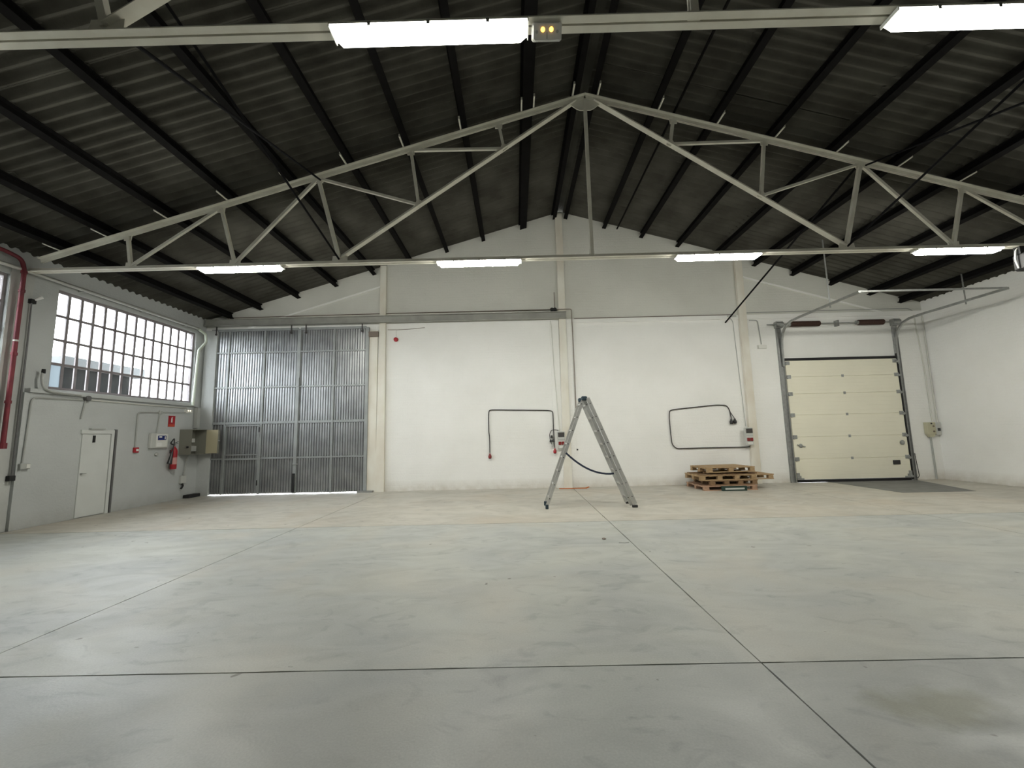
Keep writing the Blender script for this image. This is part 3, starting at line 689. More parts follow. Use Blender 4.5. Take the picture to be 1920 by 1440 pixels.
for sx, x in ((-1, 7.60), (1, 10.74)):
    for z in [0.13]+pz[1:-1]+[3.29]:
        m = MB(); m.box(x-sx*0.01, x-sx*0.13, YD-0.022, YD-0.0105, z-0.05, z+0.05)
        m.lathe((x-sx*0.03, YD-0.02, z-0.02), [(0.035, 0), (0.04, 0.012), (0.03, 0.035)], 10, (0, -1, 0)); m.build('roller_hinge', 'galv', od)
    MB().box(x-sx*0.015, x-sx*0.20, YD-0.03, YD-0.0105, 0.075, 0.12).box(x-sx*0.015, x-sx*0.09, YD-0.03, YD-0.0105, 0.12, 0.26).build('bottom_bracket', 'galv', od)
MB().lathe((7.80, YD-0.012, 0.99), [(0.05, 0), (0.055, 0.015), (0.03, 0.03)], 12, (0, -1, 0)).bar((7.70, YD-0.035, 1.02), (7.92, YD-0.035, 0.96), 0.02, 0.02).build('latch', 'galv', PAN[1])
MB().lathe((10.57, YD-0.012, 1.02), [(0.06, 0), (0.065, 0.02), (0.04, 0.03)], 12, (0, -1, 0)).build('lock', 'galv', PAN[1])
MB().cbox(10.25, 10.45, YD-0.035, YD-0.0105, 0.43, 0.55, 0.01).build('pull_handle', 'blackp', PAN[0])
# guides, shaft and springs
for sx, x in ((-1, 7.52), (1, 10.81)):
    m = MB(); m.box(x-0.065, x+0.065, D-0.012, D, 0.0, 4.45); m.box(x-0.065*sx-0.006, x-0.065*sx+0.006, D-0.06, D-0.0, 0.0, 4.45); m.box(x+0.052*sx-0.005, x+0.052*sx+0.005, D-0.05, D-0.0, 0.0, 4.45)
    m.build('guide_rail', 'galv', od)
    xr = x-sx*0.04
    pts = [(xr, D-0.055, 3.2), (xr, D-0.06, 3.7), (xr, D-0.09, 3.95), (xr, D-0.17, 4.15), (xr, D-0.32, 4.30), (xr, D-0.55, 4.37), (xr, D-0.9, 4.385), (xr, 8.9, 4.385)]
    m = MB()
    for p, q in zip(pts[:-1], pts[1:]): m.bar(p, q, 0.05, 0.05, (1, 0, 0))
    m.build('track', 'galv', od)
    MB().box(x-0.09, x+0.09, D-0.14, D, 4.30, 4.48).cyl((x-0.1, D-0.10, 4.40), (x+0.1, D-0.10, 4.40), 0.07, 14).build('cable_drum', 'galv', od)
    MB().bar((xr, 9.77, 4.30), (xr, 9.77, zchord(xr)), 0.035, 0.006, (0, 1, 0)).build('track_hanger', 'galv', od)
MB().cyl((7.18, D-0.10, 4.40), (10.95, D-0.10, 4.40), 0.016, 10).build('spring_shaft', 'galv', od)
for a, b, s_ in ((7.83, 8.66, 1), (9.74, 10.46, -1)):
    m = MB(); n = 26; prof = [(0.066, 0)]
    for k in range(n): 
        h = (b-a)*(k+0.5)/n; prof += [(0.078, h), (0.068, h+(b-a)*0.5/n)]
    m.lathe((a, D-0.10, 4.40), prof, 14, (1, 0, 0)); m.build('torsion_spring', 'spring', od)
    e = a-0.09 if s_ > 0 else b
    e = a-0.06 if s_ > 0 else a-0.05
    MB().cyl((e, D-0.10, 4.40), (e+0.06, D-0.10, 4.40), 0.058, 12).build('spring_cone', 'galv', od)
MB().box(10.735, 10.765, D-0.062, D-0.02, 0.03, 3.5).build('guide_shade_strip', 'black', od)  # added black strip, stands in for the dark inner side of the right guide
MB().box(9.14, 9.19, D-0.135, D, 4.31, 4.48).build('centre_bearing', 'galv', od)
MB().bar((7.56, 8.93, 4.40), (10.77, 8.93, 4.40), 0.04, 0.035).build('track_crossbar', 'galv', od)
MB().tube([(10.86, D-0.07, 0.72), (10.885, D-0.075, 0.30), (10.90, D-0.075, 0.12), (10.86, D-0.07, 0.06), (10.82, D-0.06, 0.09)], 0.008, 6).build('lift_cable', 'black', od)

# ================================================================== WHITE DOOR IN THE SIDE WALL (door_3)
d3 = thing('door_3', (XL, 8.80, 0), 'plain white door in a white frame in the side wall', 'door', kind='structure')
dy0, dy1, dzt = 8.49, 9.09, 1.70
dlf = MB().box(XL+0.001, XL+0.02, dy0, dy1-0.005, 0.02, dzt-0.03).build('door_leaf', 'doorpaint', d3)
MB().box(XL+0.001, XL+0.035, dy1+0.005, dy1+0.07, 0.0, dzt+0.06).box(XL+0.001, XL+0.035, dy0-0.03, dy1+0.005, dzt-0.02, dzt+0.06).build('door_frame', 'doorpaint', d3)
MB().box(XL+0.001, XL+0.045, dy1+0.085, dy1+0.125, 0.0, dzt+0.075).build('dark_jamb', 'dgrey', d3)
MB().box(XL+0.001, XL+0.06, 8.62, 8.92, dzt+0.065, dzt+0.095).build('door_closer', 'greyp', d3)
MB().box(XL+0.021, XL+0.05, 8.70, 8.735, 1.50, 1.645).build('door_hook', 'black', dlf)
MB().cyl((XL+0.02, 8.52, 0.88), (XL+0.06, 8.52, 0.88), 0.012, 8).bar((XL+0.06, 8.51, 0.88), (XL+0.06, 8.60, 0.88), 0.016, 0.012).build('door_handle', 'galv', dlf)

# ================================================================== SERVICES ON THE SIDE WALL
def run(name, pts, r, mt, lab, cat, rr=0.08, clips=None):
    root = MB().tube(rounded(pts, rr), r, 8).build(name, mt, smooth=True, label=lab, cat=cat)
    return root
# red sprinkler pipe
pd = 0.07
rp = thing('fire_pipe', L(7.19, 1.45, pd), 'red painted fire pipe running down the grey side wall pier', 'pipe')
MB().tube(rounded([L(5.9, 4.855, pd), L(6.88, 4.845, pd), L(7.13, 4.80, pd), L(7.19, 4.62, pd), L(7.19, 1.45, pd)], 0.10), 0.034, 12).build('pipe', 'redpipe', rp, smooth=True)
for z in (4.55, 4.2, 3.05, 2.2): MB().cyl(L(7.19, z, pd), L(7.19, z+0.05, pd), 0.045, 12).build('coupling', 'redpipe', rp)
MB().cyl(L(7.19, 3.30, pd), L(7.19, 3.33, pd), 0.037, 12).build('white_band', 'whitec', rp)
MB().cyl(L(7.19, 1.42, pd), L(7.19, 1.52, pd), 0.052, 12).build('end_flange', 'redpipe', rp)
# dark cable bundle beside it with small camera
cb = thing('cable_bundle', (XL+0.08, 7.33, 0.6), 'dark grey cable bundle down the pier beside the red pipe', 'cable')
MB().tube([(XL+0.0, 7.36, 4.05), (XL+0.0, 7.37, 3.3), (XL+0.005, 7.365, 2.2), (XL+0.005, 7.37, 0.95)], [0.011, 0.013, 0.017, 0.017], 8).build('cable', 'dgrey', cb, smooth=True)
MB().box(XL-0.04, XL+0.03, 7.32, 7.41, 0.86, 0.95).build('cable_end_box', 'black', cb)
sp = thing('spotlight', (XL+0.10, 7.34, 4.05), 'small white spotlight on a dark mount below the truss end', 'spotlight')
MB().box(XL-0.048, XL+0.02, 7.34, 7.42, 4.05, 4.13).build('mount', 'black', sp)
MB().cyl((XL+0.0, 7.40, 4.12), (XL+0.06, 7.47, 4.20), 0.022, 10, 0.032).build('head', 'white', sp)
# pipe above the windows and its drop by the corner
pp = thing('wall_pipe', (XW+0.10, 9, 4.55), 'long pale metal pipe along the side wall above the windows', 'pipe')
xp = XW+0.10
MB().tube([(xp, -6.0, 4.60), (xp, 11.40, 4.60)], 0.035, 10).build('pipe', 'metalpipe', pp, smooth=True)
for y in (10.9, 9.6, 8.2, 6.6, 5.2, 3.6): MB().box(XW, xp+0.01, y-0.015, y+0.015, 4.555, 4.645).build('pipe_clip', 'greyp', pp)
xq = XL+0.10
run('downpipe', [L(11.42, 4.59, .10), L(11.66, 4.52, .12), L(11.70, 4.30, .12), L(11.45, 4.02, .10), L(11.42, 3.6, .10), L(11.37, 2.46, .10)], 0.036, 'pipe', 'pale greenish downpipe with a kink beside the corner window edge', 'pipe', 0.05)
MB().box(XL+0.02, XL+0.12, 11.40, 11.50, 1.85, 2.40).build('cable_duct', 'greyp', label='grey upright duct below the greenish downpipe', cat='duct')
# hose hook bottom left of window, conduits
hs = thing('bent_pipe', L(7.68, 2.46, .06), 'grey bent pipe end with black cap curling up beside the frosted pane', 'pipe')
MB().tube(rounded([L(7.68, 2.86, .06), L(7.66, 2.72, .06), L(7.70, 2.54, .07), L(7.84, 2.47, .08), L(8.40, 2.46, .09)], 0.10), 0.022, 8).build('pipe', 'greyp', hs, smooth=True)
MB().lathe(L(7.68, 2.80, .06), [(0.027, 0), (0.03, 0.02), (0.027, 0.08)], 10).build('cap', 'black', hs)
run('conduit', [L(7.51, 1.16, .02), L(7.54, 2.34, .02), L(8.44, 2.36, .02)], 0.014, 'conduit', 'grey conduit from round ledge box down to the wall socket', 'conduit', 0.10)
run('conduit', [L(8.55, 2.38, .02), L(9.5, 2.37, .02), L(11.2, 2.375, .02)], 0.014, 'whitec', 'whitewashed conduit running along under the window ledge', 'conduit')
run('conduit', [L(8.50, 2.36, .02), L(8.44, 1.98, .02)], 0.014, 'conduit', 'short grey conduit dropping from round ledge box above the door', 'conduit')
jb = thing('junction_box', L(8.50, 2.32, .0), 'dark round junction box under the window ledge above the door', 'box')
MB().lathe(L(8.50, 2.40, 0.0), [(0.058, 0), (0.058, 0.06), (0.052, 0.075)], 16, (1, 0, 0)).build('body', 'dgrey', jb, smooth=True)
MB().lathe(L(8.50, 2.40, .075), [(0.02, 0), (0.018, 0.008)], 8, (1, 0, 0)).build('screw', 'dconduit', jb)
def wallbox(name, y, z, w_, h_, d_, mt, lab, cat, extra=None):
    root = thing(name, L(y, z-h_/2), lab, cat)
    MB().cbox(XL, XL+d_, y-w_/2, y+w_/2, z-h_/2, z+h_/2, 0.008).build('body', mt, root)
    return root
so = wallbox('wall_socket', 7.52, 1.10, 0.16, 0.10, 0.06, 'greyp', 'grey twin wall socket low on the side wall left of the door', 'socket')
MB().box(XL+0.06, XL+0.066, 7.525, 7.585, 1.065, 1.135).build('socket_cover', 'whitep', so)
# fire call point
run('conduit', [L(9.72, 1.36, .02), L(9.72, 2.19, .02), L(10.28, 2.21, .02)], 0.015, 'conduit', 'grey conduit bending down to the red call point', 'conduit', 0.09)
run('conduit', [L(10.36, 2.215, .02), L(11.12, 2.25, .02)], 0.013, 'conduit', 'grey conduit between small junction box and corner emergency light', 'conduit')
run('conduit', [L(10.32, 2.18, .02), L(10.28, 1.70, .02)], 0.015, 'conduit', 'short grey conduit down to the white alarm panel', 'conduit')
j2 = wallbox('junction_box', 10.32, 2.215, 0.085, 0.085, 0.045, 'lgreyp', 'small pale junction box between the two grey conduits', 'box')
MB().box(XL+0.045, XL+0.049, 10.29, 10.35, 2.185, 2.245).build('lid', 'greyp', j2)
cp = wallbox('call_point', 9.72, 1.31, 0.12, 0.12, 0.05, 'red', 'red square fire call point at the end of its conduit', 'call point')
MB().box(XL+0.05, XL+0.055, 9.70, 9.76, 1.285, 1.335).build('break_glass', 'whitep', cp)
# alarm panel
ap = wallbox('alarm_control_unit', 10.30, 1.52, 0.50, 0.36, 0.075, 'lgreyp', 'white alarm control panel with a small blue display', 'alarm panel')
MB().cbox(XL+0.076, XL+0.09, 10.17, 10.51, 1.36, 1.68, 0.006).build('front_cover', 'whitep', ap)
dsp = MB().box(XL+0.0905, XL+0.096, 10.22, 10.46, 1.53, 1.64).build('display', 'blue', ap, label='small blue display')
MB().box(XL+0.0965, XL+0.099, 10.25, 10.33, 1.59, 1.625).box(XL+0.0965, XL+0.099, 10.41, 10.44, 1.55, 1.62).build('screen_text', 'whitep', dsp)
MB().box(XL+0.0905, XL+0.0955, 10.20, 10.34, 1.38, 1.47).build('paper_note', 'white', ap)
dt = thing('door_bell', L(10.30, 1.14), 'small round grey sounder below the alarm panel', 'sounder')
MB().lathe(L(10.30, 1.19), [(0.045, 0), (0.045, 0.03), (0.038, 0.04)], 16, (1, 0, 0)).build('ring', 'greyp', dt, smooth=True)
MB().lathe(L(10.30, 1.19, .04), [(0.022, 0), (0.020, 0.008)], 12, (1, 0, 0)).build('centre', 'whitep', dt)
# sign
sg = thing('fire_sign', L(10.70, 1.86), 'red sign with a white extinguisher symbol above the extinguisher', 'sign')
MB().box(XL+0.001, XL+0.006, 10.59, 10.80, 1.865, 2.145).build('plate', 'red', sg)
MB().box(XL+0.0065, XL+0.008, 10.60, 10.79, 1.872, 1.93).build('text_strip', mat('orange_red', (0.55, 0.07, 0.03), 0.5), sg)
m = MB(); m.prism([(10.675, 1.975), (10.715, 1.975), (10.715, 2.075), (10.705, 2.09), (10.705, 2.105), (10.725, 2.105), (10.725, 2.113), (10.685, 2.113), (10.685, 2.09), (10.675, 2.075)], (XL+0.0065, 0, 0), (0, 1, 0), (0, 0, 1), (1, 0, 0), 0.0015); m.build('symbol', 'white', sg)
# fire extinguisher
fx = thing('fire_extinguisher', (XL+0.10, 10.72, 0.80), 'red fire extinguisher with black hose and horn on the side wall', 'fire extinguisher')
ex, ey = XL+0.10, 10.73
MB().lathe((ex, ey, 0.80), [(0.066, 0), (0.07, 0.012), (0.07, 0.44), (0.064, 0.48), (0.045, 0.52), (0.025, 0.54), (0.022, 0.57)], 20).build('cylinder', 'red', fx, smooth=True)
fcyl = bpy.data.objects[fx.children[0].name] if fx.children else fx
MB().lathe((ex, ey, 0.92), [(0.0705, 0), (0.0705, 0.17)], 20).build('label_band', mat('pale_label', (0.60, 0.30, 0.28), 0.5), fcyl, smooth=True)
fval = MB().lathe((ex, ey, 1.371), [(0.026, 0), (0.028, 0.03), (0.02, 0.05)], 12).build('valve', 'galv', fx)
MB().bar((ex, ey-0.03, 1.425), (ex, ey+0.10, 1.44), 0.02, 0.012).bar((ex, ey-0.02, 1.45), (ex, ey+0.11, 1.485), 0.02, 0.010).build('lever', 'blackp', fval)
MB().tube(rounded([(ex+0.02, ey-0.02, 1.40), (ex+0.03, ey-0.18, 1.44), (ex+0.03, ey-0.06, 1.58), (ex+0.05, ey-0.08, 1.42), (ex+0.05, ey-0.12, 1.22)], 0.05), 0.014, 8).build('hose', 'blackp', fx, smooth=True)
MB().cyl((ex+0.05, ey-0.12, 1.24), (ex+0.06, ey-0.20, 0.94), 0.022, 14, 0.055).build('horn', 'blackp', fx)
MB().box(XL+0.001, XL+0.03, ey-0.03, ey+0.03, 1.20, 1.28).build('wall_bracket', 'dconduit', fx)
# corner emergency light
emergency('emergency_light', L(11.20, 2.29), (1, 0, 0), 0.24, 0.10, 0.05, 'small lit emergency light under the corner of the window', 'warm')
# metal switch cabinet with open door
cbx = thing('switch_cabinet', (XL+0.16, 11.30, 1.10), 'open grey metal switch cabinet at the hall corner', 'cabinet')
cx0, cx1, cy0, cy1, cz0, cz1 = XL+0.005, XL+0.33, 10.98, 11.52, 1.14, 1.80
t_ = 0.012
MB().box(cx0, cx1, cy0, cy0+t_, cz0, cz1).box(cx0, cx1, cy1-t_, cy1, cz0, cz1).box(cx0, cx1, cy0+t_, cy1-t_, cz1-t_, cz1).box(cx0, cx1, cy0+t_, cy1-t_, cz0, cz0+t_).box(cx0, cx0+t_, cy0+t_, cy1-t_, cz0+t_, cz1-t_).build('body', 'cab', cbx)
cdo = MB().box(cx1+0.001, cx1+0.34, cy1-0.02, cy1+0.0, cz0+0.01, cz1-0.01).build('cabinet_door', 'cabin', cbx, label='cream inside of the open cabinet door')
MB().box(cx1+0.33, cx1+0.35, cy1-0.035, cy1+0.01, cz0+0.01, cz1-0.01).build('door_edge', 'cab', cdo)
MB().lathe((cx1+0.355, cy1-0.02, 1.48), [(0.02, 0), (0.02, 0.02)], 10, (1, 0, 0)).build('door_lock', 'galv', cdo)
MB().box(cx0+0.02, cx0+0.10, cy0+0.06, cy1-0.06, cz0+0.08, cz0+0.22).build('switchgear', 'greyp', cbx)
MB().box(cx0+0.02, cx0+0.08, cy0+0.08, cy1-0.10, cz0+0.32, cz0+0.42).build('switchgear', 'lgreyp', cbx)
MB().lathe((XL+0.25, cy0-0.001, 1.34), [(0.022, 0), (0.022, 0.03)], 10, (0, -1, 0)).build('side_knob', 'blackp', cbx)
run('cable', [(XL+0.10, 11.20, 1.14), (XL+0.08, 11.18, 1.0), (XL+0.05, 11.16, 0.62)], 0.016, 'conduit', 'grey cable hanging from switch cabinet to the low box', 'cable', 0.1)
lb = wallbox('outlet_box', 11.15, 0.50, 0.17, 0.20, 0.07, 'lgreyp', 'grey outlet box low on the wall below the switch cabinet', 'socket')
MB().tube(rounded([(XL+0.04, 11.13, 0.40), (XL+0.08, 11.12, 0.34), (XL+0.06, 11.08, 0.26)], 0.03), [0.024]*8, 8).build('plug', 'black', lb)
MB().cbox(XL+0.01, XL+0.18, 11.22, 11.62, 0.001, 0.085, 0.008).build('rubber_block', 'black', label='black rubber block on the floor at the corner pier', cat='block')

# ================================================================== SERVICES ON THE GABLE
dd = 0.02
run('conduit', [W(-8.25, 5.01, dd), W(-6.5, 5.02, dd), W(-3.5, 5.03, dd), (W(1.0, 5.03, .11)), (W(1.68, 5.03, .11)), (W(1.68, 4.75, .075)), (W(1.69, 4.45, .05)), (W(1.70, 2.6, .05)), W(1.70, 1.9, .05)], 0.012, 'brownc', 'thin brown conduit along the gable above the girder and down the middle pier', 'conduit', 0.05)
run('conduit', [W(1.20, 5.54, .02), W(1.21, 5.0, .02)], 0.010, 'brownc', 'short thin upright rod above the girder end', 'rod')
run('conduit', [W(1.07, 4.70, .055), W(1.09, 4.5, .055), W(1.12, 3.4, .055), W(1.22, 1.52, .055)], 0.012, 'whitec', 'whitewashed conduit down the middle pier to the socket panel', 'conduit', .05)
run('conduit', [W(6.70, 4.79, .02), W(8.8, 4.80, .02), W(11.3, 4.80, .02), W(11.46, 4.70, .02)], 0.012, 'conduit', 'thin grey conduit over the overhead door to the corner', 'conduit', 0.06)
run('conduit', [W(1.75, 4.745, .02), W(4.0, 4.745, .02), W(6.30, 4.745, .02)], 0.012, 'brownc', 'thin dark conduit above the beam between the two right piers', 'conduit')
run('cable', [W(6.20, 4.66, .06), W(6.28, 4.55, .06), W(6.29, 4.2, .02), W(6.33, 3.0, .02), W(6.38, 1.55, .03)], 0.009, 'conduit', 'thin cable down to the socket panel beside the pallets', 'cable', .06)
MB().cbox(6.10, 6.36, D-0.07, D-0.046, 4.66, 4.71, 0.004).build('junction_box', 'lgreyp', label='flat grey box on the beam end beside the pier', cat='box')
# red alarm bell
ab = thing('alarm_bell', W(-3.37, 4.19), 'small red alarm bell high on the white wall by the gate', 'alarm bell')
MB().lathe(W(-3.37, 4.25), [(0.06, 0), (0.065, 0.02), (0.06, 0.06), (0.035, 0.08)], 16, (0, -1, 0)).build('bell', 'red', ab, smooth=True)
MB().tube([W(-3.37, 4.32, .01), W(-3.38, 4.55, .01)], 0.006, 6).build('wire', 'whitec', ab)
run('cable', [W(-3.62, 4.55, .012), W(-3.3, 4.54, .012), W(-2.85, 4.56, .012), W(-2.55, 4.585, .012)], 0.007, 'brownc', 'thin loose wire above the red alarm bell', 'wire', 0.2)
# hanging supply cable loops with their plugs
def add_plug(root, c, col):
    sh = MB().lathe(c+Vector((0, 0, -0.02)), [(0.042, 0), (0.045, 0.02), (0.045, 0.06), (0.028, 0.09), (0.018, 0.13)], 14).build('plug', col, root, smooth=True)
    MB().lathe(c+Vector((0, 0, -0.035)), [(0.034, 0), (0.034, 0.015)], 12).build('plug_mouth', 'black', sh)
pc = thing('power_cable', W(-0.735, 0.86, .03), 'dark power cable looped over the white wall with a red plug at each end', 'cable')
MB().tube(rounded([W(1.065, 1.08, .05), W(1.05, 1.5, .055), W(1.045, 2.1, .055), W(0.9, 2.125, .03), W(-0.62, 2.175, .03), W(-0.74, 2.165, .03), W(-0.755, 2.0, .03), W(-0.755, 1.55, .03), W(-0.74, 1.44, .03), W(-0.735, 1.3, .03), W(-0.735, 0.98, .03)], 0.10), 0.014, 8).build('lead', 'dconduit', pc, smooth=True)
add_plug(pc, W(-0.735, 0.86, .055), 'dred'); add_plug(pc, W(1.065, 0.96, .09), 'red')
pc = thing('power_cable', W(5.4, 0.98, .03), 'dark power cable looped on the wall above the wooden pallets', 'cable')
MB().tube(rounded([W(6.00, 1.76, .03), W(5.98, 2.0, .03), W(5.90, 2.15, .03), W(5.6, 2.165, .03), W(4.45, 2.07, .03), W(4.30, 2.04, .03), W(4.28, 1.85, .03), W(4.29, 1.45, .03), W(4.31, 1.10, .03), W(4.42, 0.985, .03), W(5.2, 0.99, .03), W(6.36, 0.985, .03), W(6.46, 1.0, .03), W(6.475, 1.05, .03)], 0.10), 0.014, 8).build('lead', 'dconduit', pc, smooth=True)
MB().tube([W(5.985, 1.96, .03), W(6.05, 1.85, .03), W(6.09, 1.78, .03)], 0.010, 8).build('branch_lead', 'dconduit', pc, smooth=True)
add_plug(pc, W(5.995, 1.66, .055), 'blackp'); add_plug(pc, W(6.095, 1.67, .055), 'blackp')
def socket_panel(c, lab):
    root = thing('socket_panel', c-Vector((0, 0, 0.24)), lab, 'socket panel')
    x, y, z = c
    body = MB().cbox(x-0.10, x+0.10, y-0.10, y, z-0.24, z+0.24, 0.012).build('body', 'lgreyp', root)
    MB().box(x-0.085, x+0.085, y-0.112, y-0.1005, z+0.09, z+0.21).build('breaker_window', 'dconduit', body)
    MB().box(x-0.09, x+0.09, y-0.108, y-0.1005, z+0.012, z+0.03).build('hinge_strip', 'greyp', body)
    for e in (-1, 1): MB().cbox(x+e*0.044-0.038, x+e*0.044+0.038, y-0.125, y-0.1005, z-0.125, z-0.04, 0.008).build('outlet', 'dred', root)
    MB().box(x-0.06, x+0.07, y-0.106, y-0.1005, z-0.21, z-0.16).build('rating_label', 'whitep', body)
    return root
socket_panel(W(1.245, 1.29, .036), 'grey socket panel with two red outlets on the middle pier')
socket_panel(W(6.41, 1.28, .10), 'grey socket panel with two red outlets beside the pallets')
sp2 = thing('cable_splitter', W(0.995, 1.10, .05), 'dark splitter plug cluster on the wall by the middle socket panel', 'plug')
for a, z in ((0.99, 1.36), (0.96, 1.24), (1.03, 1.25)): MB().lathe(W(a, z, .05), [(0.03, 0), (0.034, 0.02), (0.024, 0.07)], 10).build('socket', 'blackp', sp2)
MB().tube([W(1.01, 1.24, .05), W(1.0, 1.10, .05)], 0.018, 8).build('lead', 'conduit', sp2)
MB().tube(rounded([W(1.18, 1.56, .06), W(1.10, 1.58, .05), W(0.98, 1.57, .05), W(0.93, 1.45, .05), W(0.95, 1.25, .05), W(1.0, 1.17, .05)], 0.08), 0.009, 8).build('lead', 'dconduit', sp2, smooth=True)
# small lamp box with conduit
run('conduit', [W(6.75, 4.57, .02), W(6.98, 4.56, .02), W(7.00, 4.3, .02), W(7.03, 3.86, .02)], 0.014, 'conduit', 'grey conduit dropping to small white lamp box by the overhead door', 'conduit', 0.07)
emergency('emergency_light', W(7.035, 3.785), (0, -1, 0), 0.26, 0.11, 0.05, 'small unlit white lamp box beside the overhead door', 'warm', leds=False)
# control boxes in the corner
cbn = thing('control_box', W(11.39, 1.16), 'beige door control box with push buttons by the corner', 'control box')
MB().cbox(11.26, 11.50, D-0.11, D, 1.22, 1.55, 0.012).build('body', 'beige', cbn)
MB().prism([(-0.09, 0), (0.09, 0), (0.06, -0.07), (-0.06, -0.07)], (11.38, D-0.10, 1.22), (1, 0, 0), (0, 0, 1), (0, 1, 0), 0.09).build('cable_entry', 'beige', cbn)
for z in (1.44, 1.30): MB().lathe((11.43, D-0.111, z), [(0.024, 0), (0.02, 0.018)], 12, (0, -1, 0)).build('push_button', 'brownc', cbn)
MB().lathe((11.38, D-0.111, 1.515), [(0.02, 0), (0.015, 0.018)], 12, (0, -1, 0)).build('push_button', 'blackp', cbn)
c2 = thing('switch_box', W(11.585, 1.2), 'small grey switch box right in the corner beside control box', 'switch')
MB().cbox(11.51, 11.66, D-0.09, D, 1.20, 1.54, 0.008).build('body', 'lgreyp', c2)
MB().box(11.555, 11.625, D-0.10, D-0.0905, 1.31, 1.39).build('socket_face', 'blackp', c2)
run('conduit', [(11.40, D-0.02, 1.14), (11.41, D-0.02, 0.02)], 0.022, 'conduit', 'grey conduit from beige control box down to the floor', 'conduit')
run('conduit', [W(11.43, 4.70, .02), W(11.45, 4.4, .02), W(11.52, 3.0, .02), W(11.53, 1.56, .02)], 0.016, 'whitec', 'whitewashed conduit in the corner above the control box', 'conduit')
run('conduit', [(XR-0.03, D-0.025, 4.6), (XR-0.03, D-0.025, 1.55)], 0.016, 'whitec', 'pale grey pipe in the very corner above the switch box', 'conduit')
# orange strip on the floor at the pier foot
MB().box(1.12, 1.86, D-0.30, D-0.27, 0.0, 0.022).bar((1.83, D-0.285, 0.012), (1.93, D-0.20, 0.03), 0.03, 0.02).build('plastic_strip', 'orange', label='orange plastic strip on the floor at the middle pier foot', cat='strip')
for (x, y, s_, lb) in ((1.18, 6.02, 0.03, 'small dark stone on the floor'), ):
    m = MB(); m.lathe((x, y, 0.0), [(s_*0.8, 0), (s_, s_*0.3), (s_*0.5, s_*0.6)], 7); m.build('pebble', 'brownc', label='small dark stone lying on the floor in front of ladder', cat='stone')
MB().prism([(1.335, 5.815), (1.40, 5.79), (1.47, 5.81), (1.465, 5.85), (1.39, 5.865)], (0, 0, 0.0), (1, 0, 0), (0, 1, 0), (0, 0, 1), 0.006).build('floor_plate', 'greyp', label='flat grey chip on the floor joint in front of ladder', cat='chip')

# ================================================================== LADDER
ld = thing('step_ladder', (1.40, 8.70, 0), 'aluminium combination ladder standing open as an A-frame', 'ladder')
top = Vector((1.385, 0, 2.17))
def frame(xf, ys, zf, depth, off, nr, name, th=0.026):
    foot = Vector((xf, 0, zf)); d = (top-foot); ln = d.length; d.normalize()
    nrm = Vector((d.z, 0, -d.x)) * (1 if xf > top.x else -1)      # outward
    for y in ys:
        m = MB(); c = Vector((0, y, 0)) + nrm*off
        m.sweep([(-th/2, -depth/2), (th/2, -depth/2), (th/2, depth/2), (-th/2, depth/2)], foot+c, top+c-d*0.03, (0, 1, 0), nrm); st = m.build('stile', 'alu', ld)
        for k in range(nr):
            q = foot+c+d*(0.16+k*0.283); sgn = -1 if y < 8.7 else 1
            MB().lathe(q+Vector((0, sgn*th/2, 0)), [(0.011, 0), (0.009, 0.005)], 8, (0, sgn, 0)).build('rivet', 'blackp', st)
    for k in range(nr):
        q = foot+nrm*off+d*(0.16+k*0.283)
        m = MB(); m.sweep([(-0.016, -0.014), (0.016, -0.014), (0.016, 0.014), (-0.016, 0.014)], q+Vector((0, ys[0]+th/2, 0)), q+Vector((0, ys[1]-th/2, 0)), d, nrm); m.build('rung', 'alu', ld)
    return foot, d, nrm
f1, d1, n1 = frame(0.575, (8.47, 8.90), 0.05, 0.062, 0.0, 8, 'left')
f2, d2, n2 = frame(2.235, (8.49, 8.88), 0.04, 0.062, 0.0, 8, 'right')
frame(2.235, (8.445, 8.925), 0.04, 0.072, 0.07, 8, 'right outer', 0.028)
for y in (8.47, 8.90): MB().cbox(0.545, 0.605, y-0.02, y+0.02, 0.0, 0.09, 0.008).build('foot', 'bluep', ld)
for y in (8.445, 8.925): MB().cbox(2.235, 2.345, y-0.02, y+0.02, 0.0, 0.055, 0.008).build('foot', 'blackp', ld)
MB().cbox(1.335, 1.455, 8.43, 8.52, 2.115, 2.205, 0.02).build('hinge_cap', 'bluep', ld); MB().cbox(1.335, 1.455, 8.86, 8.94, 2.115, 2.205, 0.02).build('hinge_cap', 'bluep', ld)
MB().tube(rounded([(2.13, 8.40, 0.16), (2.10, 8.40, 0.22), (2.06, 8.40, 0.22)], .03), 0.014, 8).build('locking_hook', 'galv', ld)
# strap between the legs
pts = []
a, b = Vector((0.985, 8.455, 1.08)), Vector((1.915, 8.455, 0.66))
for k in range(13):
    t = k/12; p = a.lerp(b, t); p.z -= 0.13*4*t*(1-t); pts.append(p)
m = MB()
for p, q in zip(pts[:-1], pts[1:]): m.bar(p, q, 0.006, 0.036, (0, 0, 1))
m.build('safety_strap', 'strap', ld)

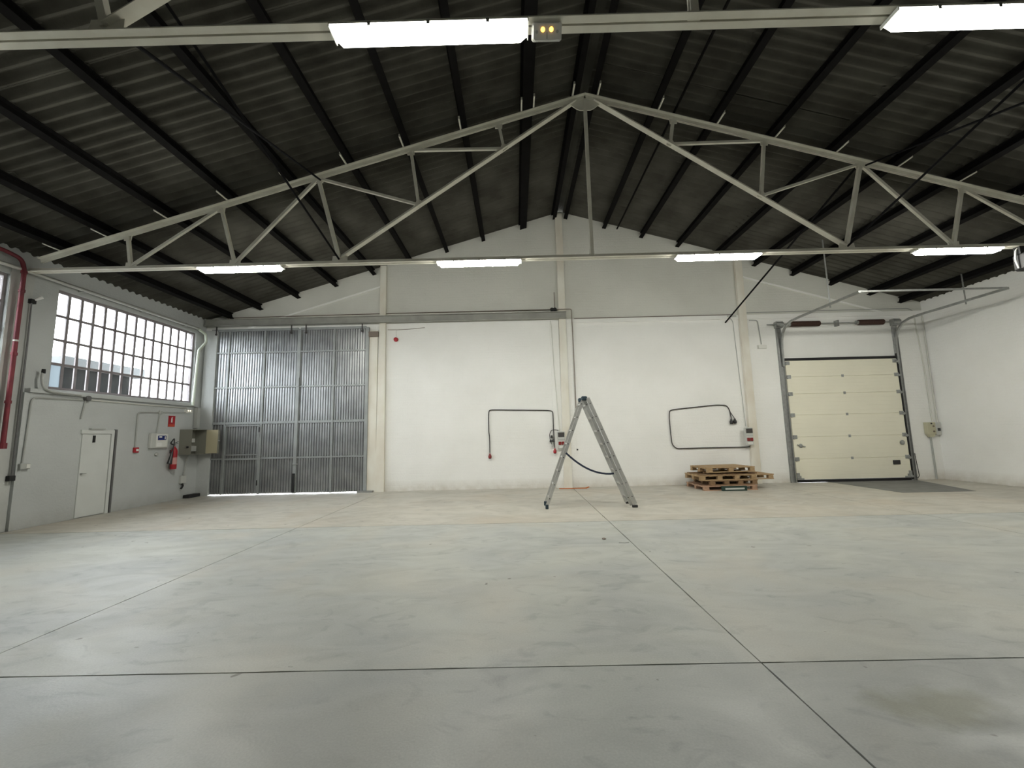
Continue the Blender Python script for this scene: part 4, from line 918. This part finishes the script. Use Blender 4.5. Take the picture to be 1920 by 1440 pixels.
# ================================================================== PALLETS
def pallet(cx, cy, z, w_, dp, h, rot, mt, lab, nblk=3, ndeck=5, bottom=True, tilt=0.0):
    root = thing('pallet', (cx, cy, z), lab, 'pallet'); root.rotation_euler = (0, 0, 0)
    R = Matrix.Rotation(rot, 3, 'Z') @ Matrix.Rotation(tilt, 3, 'Y')
    off = Vector((cx, cy, z))
    def piece(nm, x0, x1, y0, y1, z0, z1):
        m = MB(); m.box(x0, x1, y0, y1, z0, z1); m.v = [R @ v + off for v in m.v]; m.build(nm, mt, root)
    bt = 0.02; zb = bt if bottom else 0.0; zt = h-0.022
    bh0, bh1 = zb, zt-0.018
    ys = [-dp/2+0.05, 0, dp/2-0.05]
    xs = [-w_/2+0.07+(w_-0.14)*k/(nblk-1) for k in range(nblk)]
    for y in ys:
        if bottom: piece('bottom_board', -w_/2, w_/2, y-0.05, y+0.05, 0, bt-0.001)
        for x in xs: piece('block', x-0.06, x+0.06, y-0.048, y+0.048, bh0, bh1)
    for x in xs: piece('stringer', x-0.06, x+0.06, -dp/2, dp/2, bh1+0.001, zt-0.001)
    bw = (dp-0.03*(ndeck-1))/ndeck
    for k in range(ndeck):
        y0 = -dp/2+k*(bw+0.03); piece('deck_board', -w_/2+random.uniform(-.008, .008), w_/2+random.uniform(-.008, .008), y0, y0+bw, zt, h)
    return root
pallet(5.20, 11.02, 0.0, 1.32, 1.02, 0.115, 0.02, 'woodp', 'pinkish wooden pallet at the bottom of the stack', 3, 6)
pallet(5.32, 11.05, 0.117, 1.20, 0.90, 0.115, 0.05, 'woodd', 'dark wooden pallet second from the floor in the stack', 4, 5)
pallet(5.42, 11.05, 0.234, 1.86, 0.86, 0.125, 0.05, 'wood', 'long wooden pallet sticking out at both ends of the stack', 5, 5)
pallet(5.28, 11.06, 0.425, 1.24, 0.86, 0.125, 0.10, 'wood', 'pale wooden pallet on top of the stack', 3, 7)
def board(pc, w_, dp, rot, tilt, lab):
    m = MB(); m.box(-w_/2, w_/2, -dp/2, dp/2, 0, 0.022); Rm = Matrix.Rotation(rot, 3, 'Z') @ Matrix.Rotation(tilt, 3, 'Y')
    m.v = [Rm @ v + Vector(pc) for v in m.v]; m.build('loose_board', 'woodd', label=lab, cat='board')
board((5.22, 10.72, 0.361), 1.45, 0.14, 0.12, 0.0, 'dark loose board at the front under the top pallet')
board((5.35, 11.00, 0.361), 1.50, 0.14, -0.04, 0.0, 'dark loose board in the middle under the top pallet')
board((5.20, 11.30, 0.361), 1.40, 0.14, 0.05, 0.0, 'dark loose board at the back under the top pallet')
MB().box(4.75, 5.85, 10.86, 10.96, 0.384, 0.424).build('loose_batten', 'woodd', label='dark batten lying under the top pallet front', cat='batten')
MB().box(4.75, 5.85, 11.20, 11.28, 0.384, 0.424).build('loose_batten', 'woodd', label='dark batten lying under the top pallet back', cat='batten')
gt = thing('plastic_crate', (5.20, 10.42, 0.0), 'flat dark green plastic tray leaning on the lowest pallet front', 'tray')
MB().cbox(4.95, 5.55, 10.40, 10.47, 0.0, 0.115, 0.008).build('tray_body', 'green', gt)
MB().box(5.02, 5.48, 10.396, 10.3995, 0.035, 0.075).build('pale_label', 'lgreyp', gt)

MB().lathe(W(1.69, 1.02), [(0.02, 0), (0.022, 0.012), (0.012, 0.02)], 10, (0, -1, 0)).build('wall_anchor', 'black', label='small black anchor stud in the white wall behind the ladder', cat='stud')
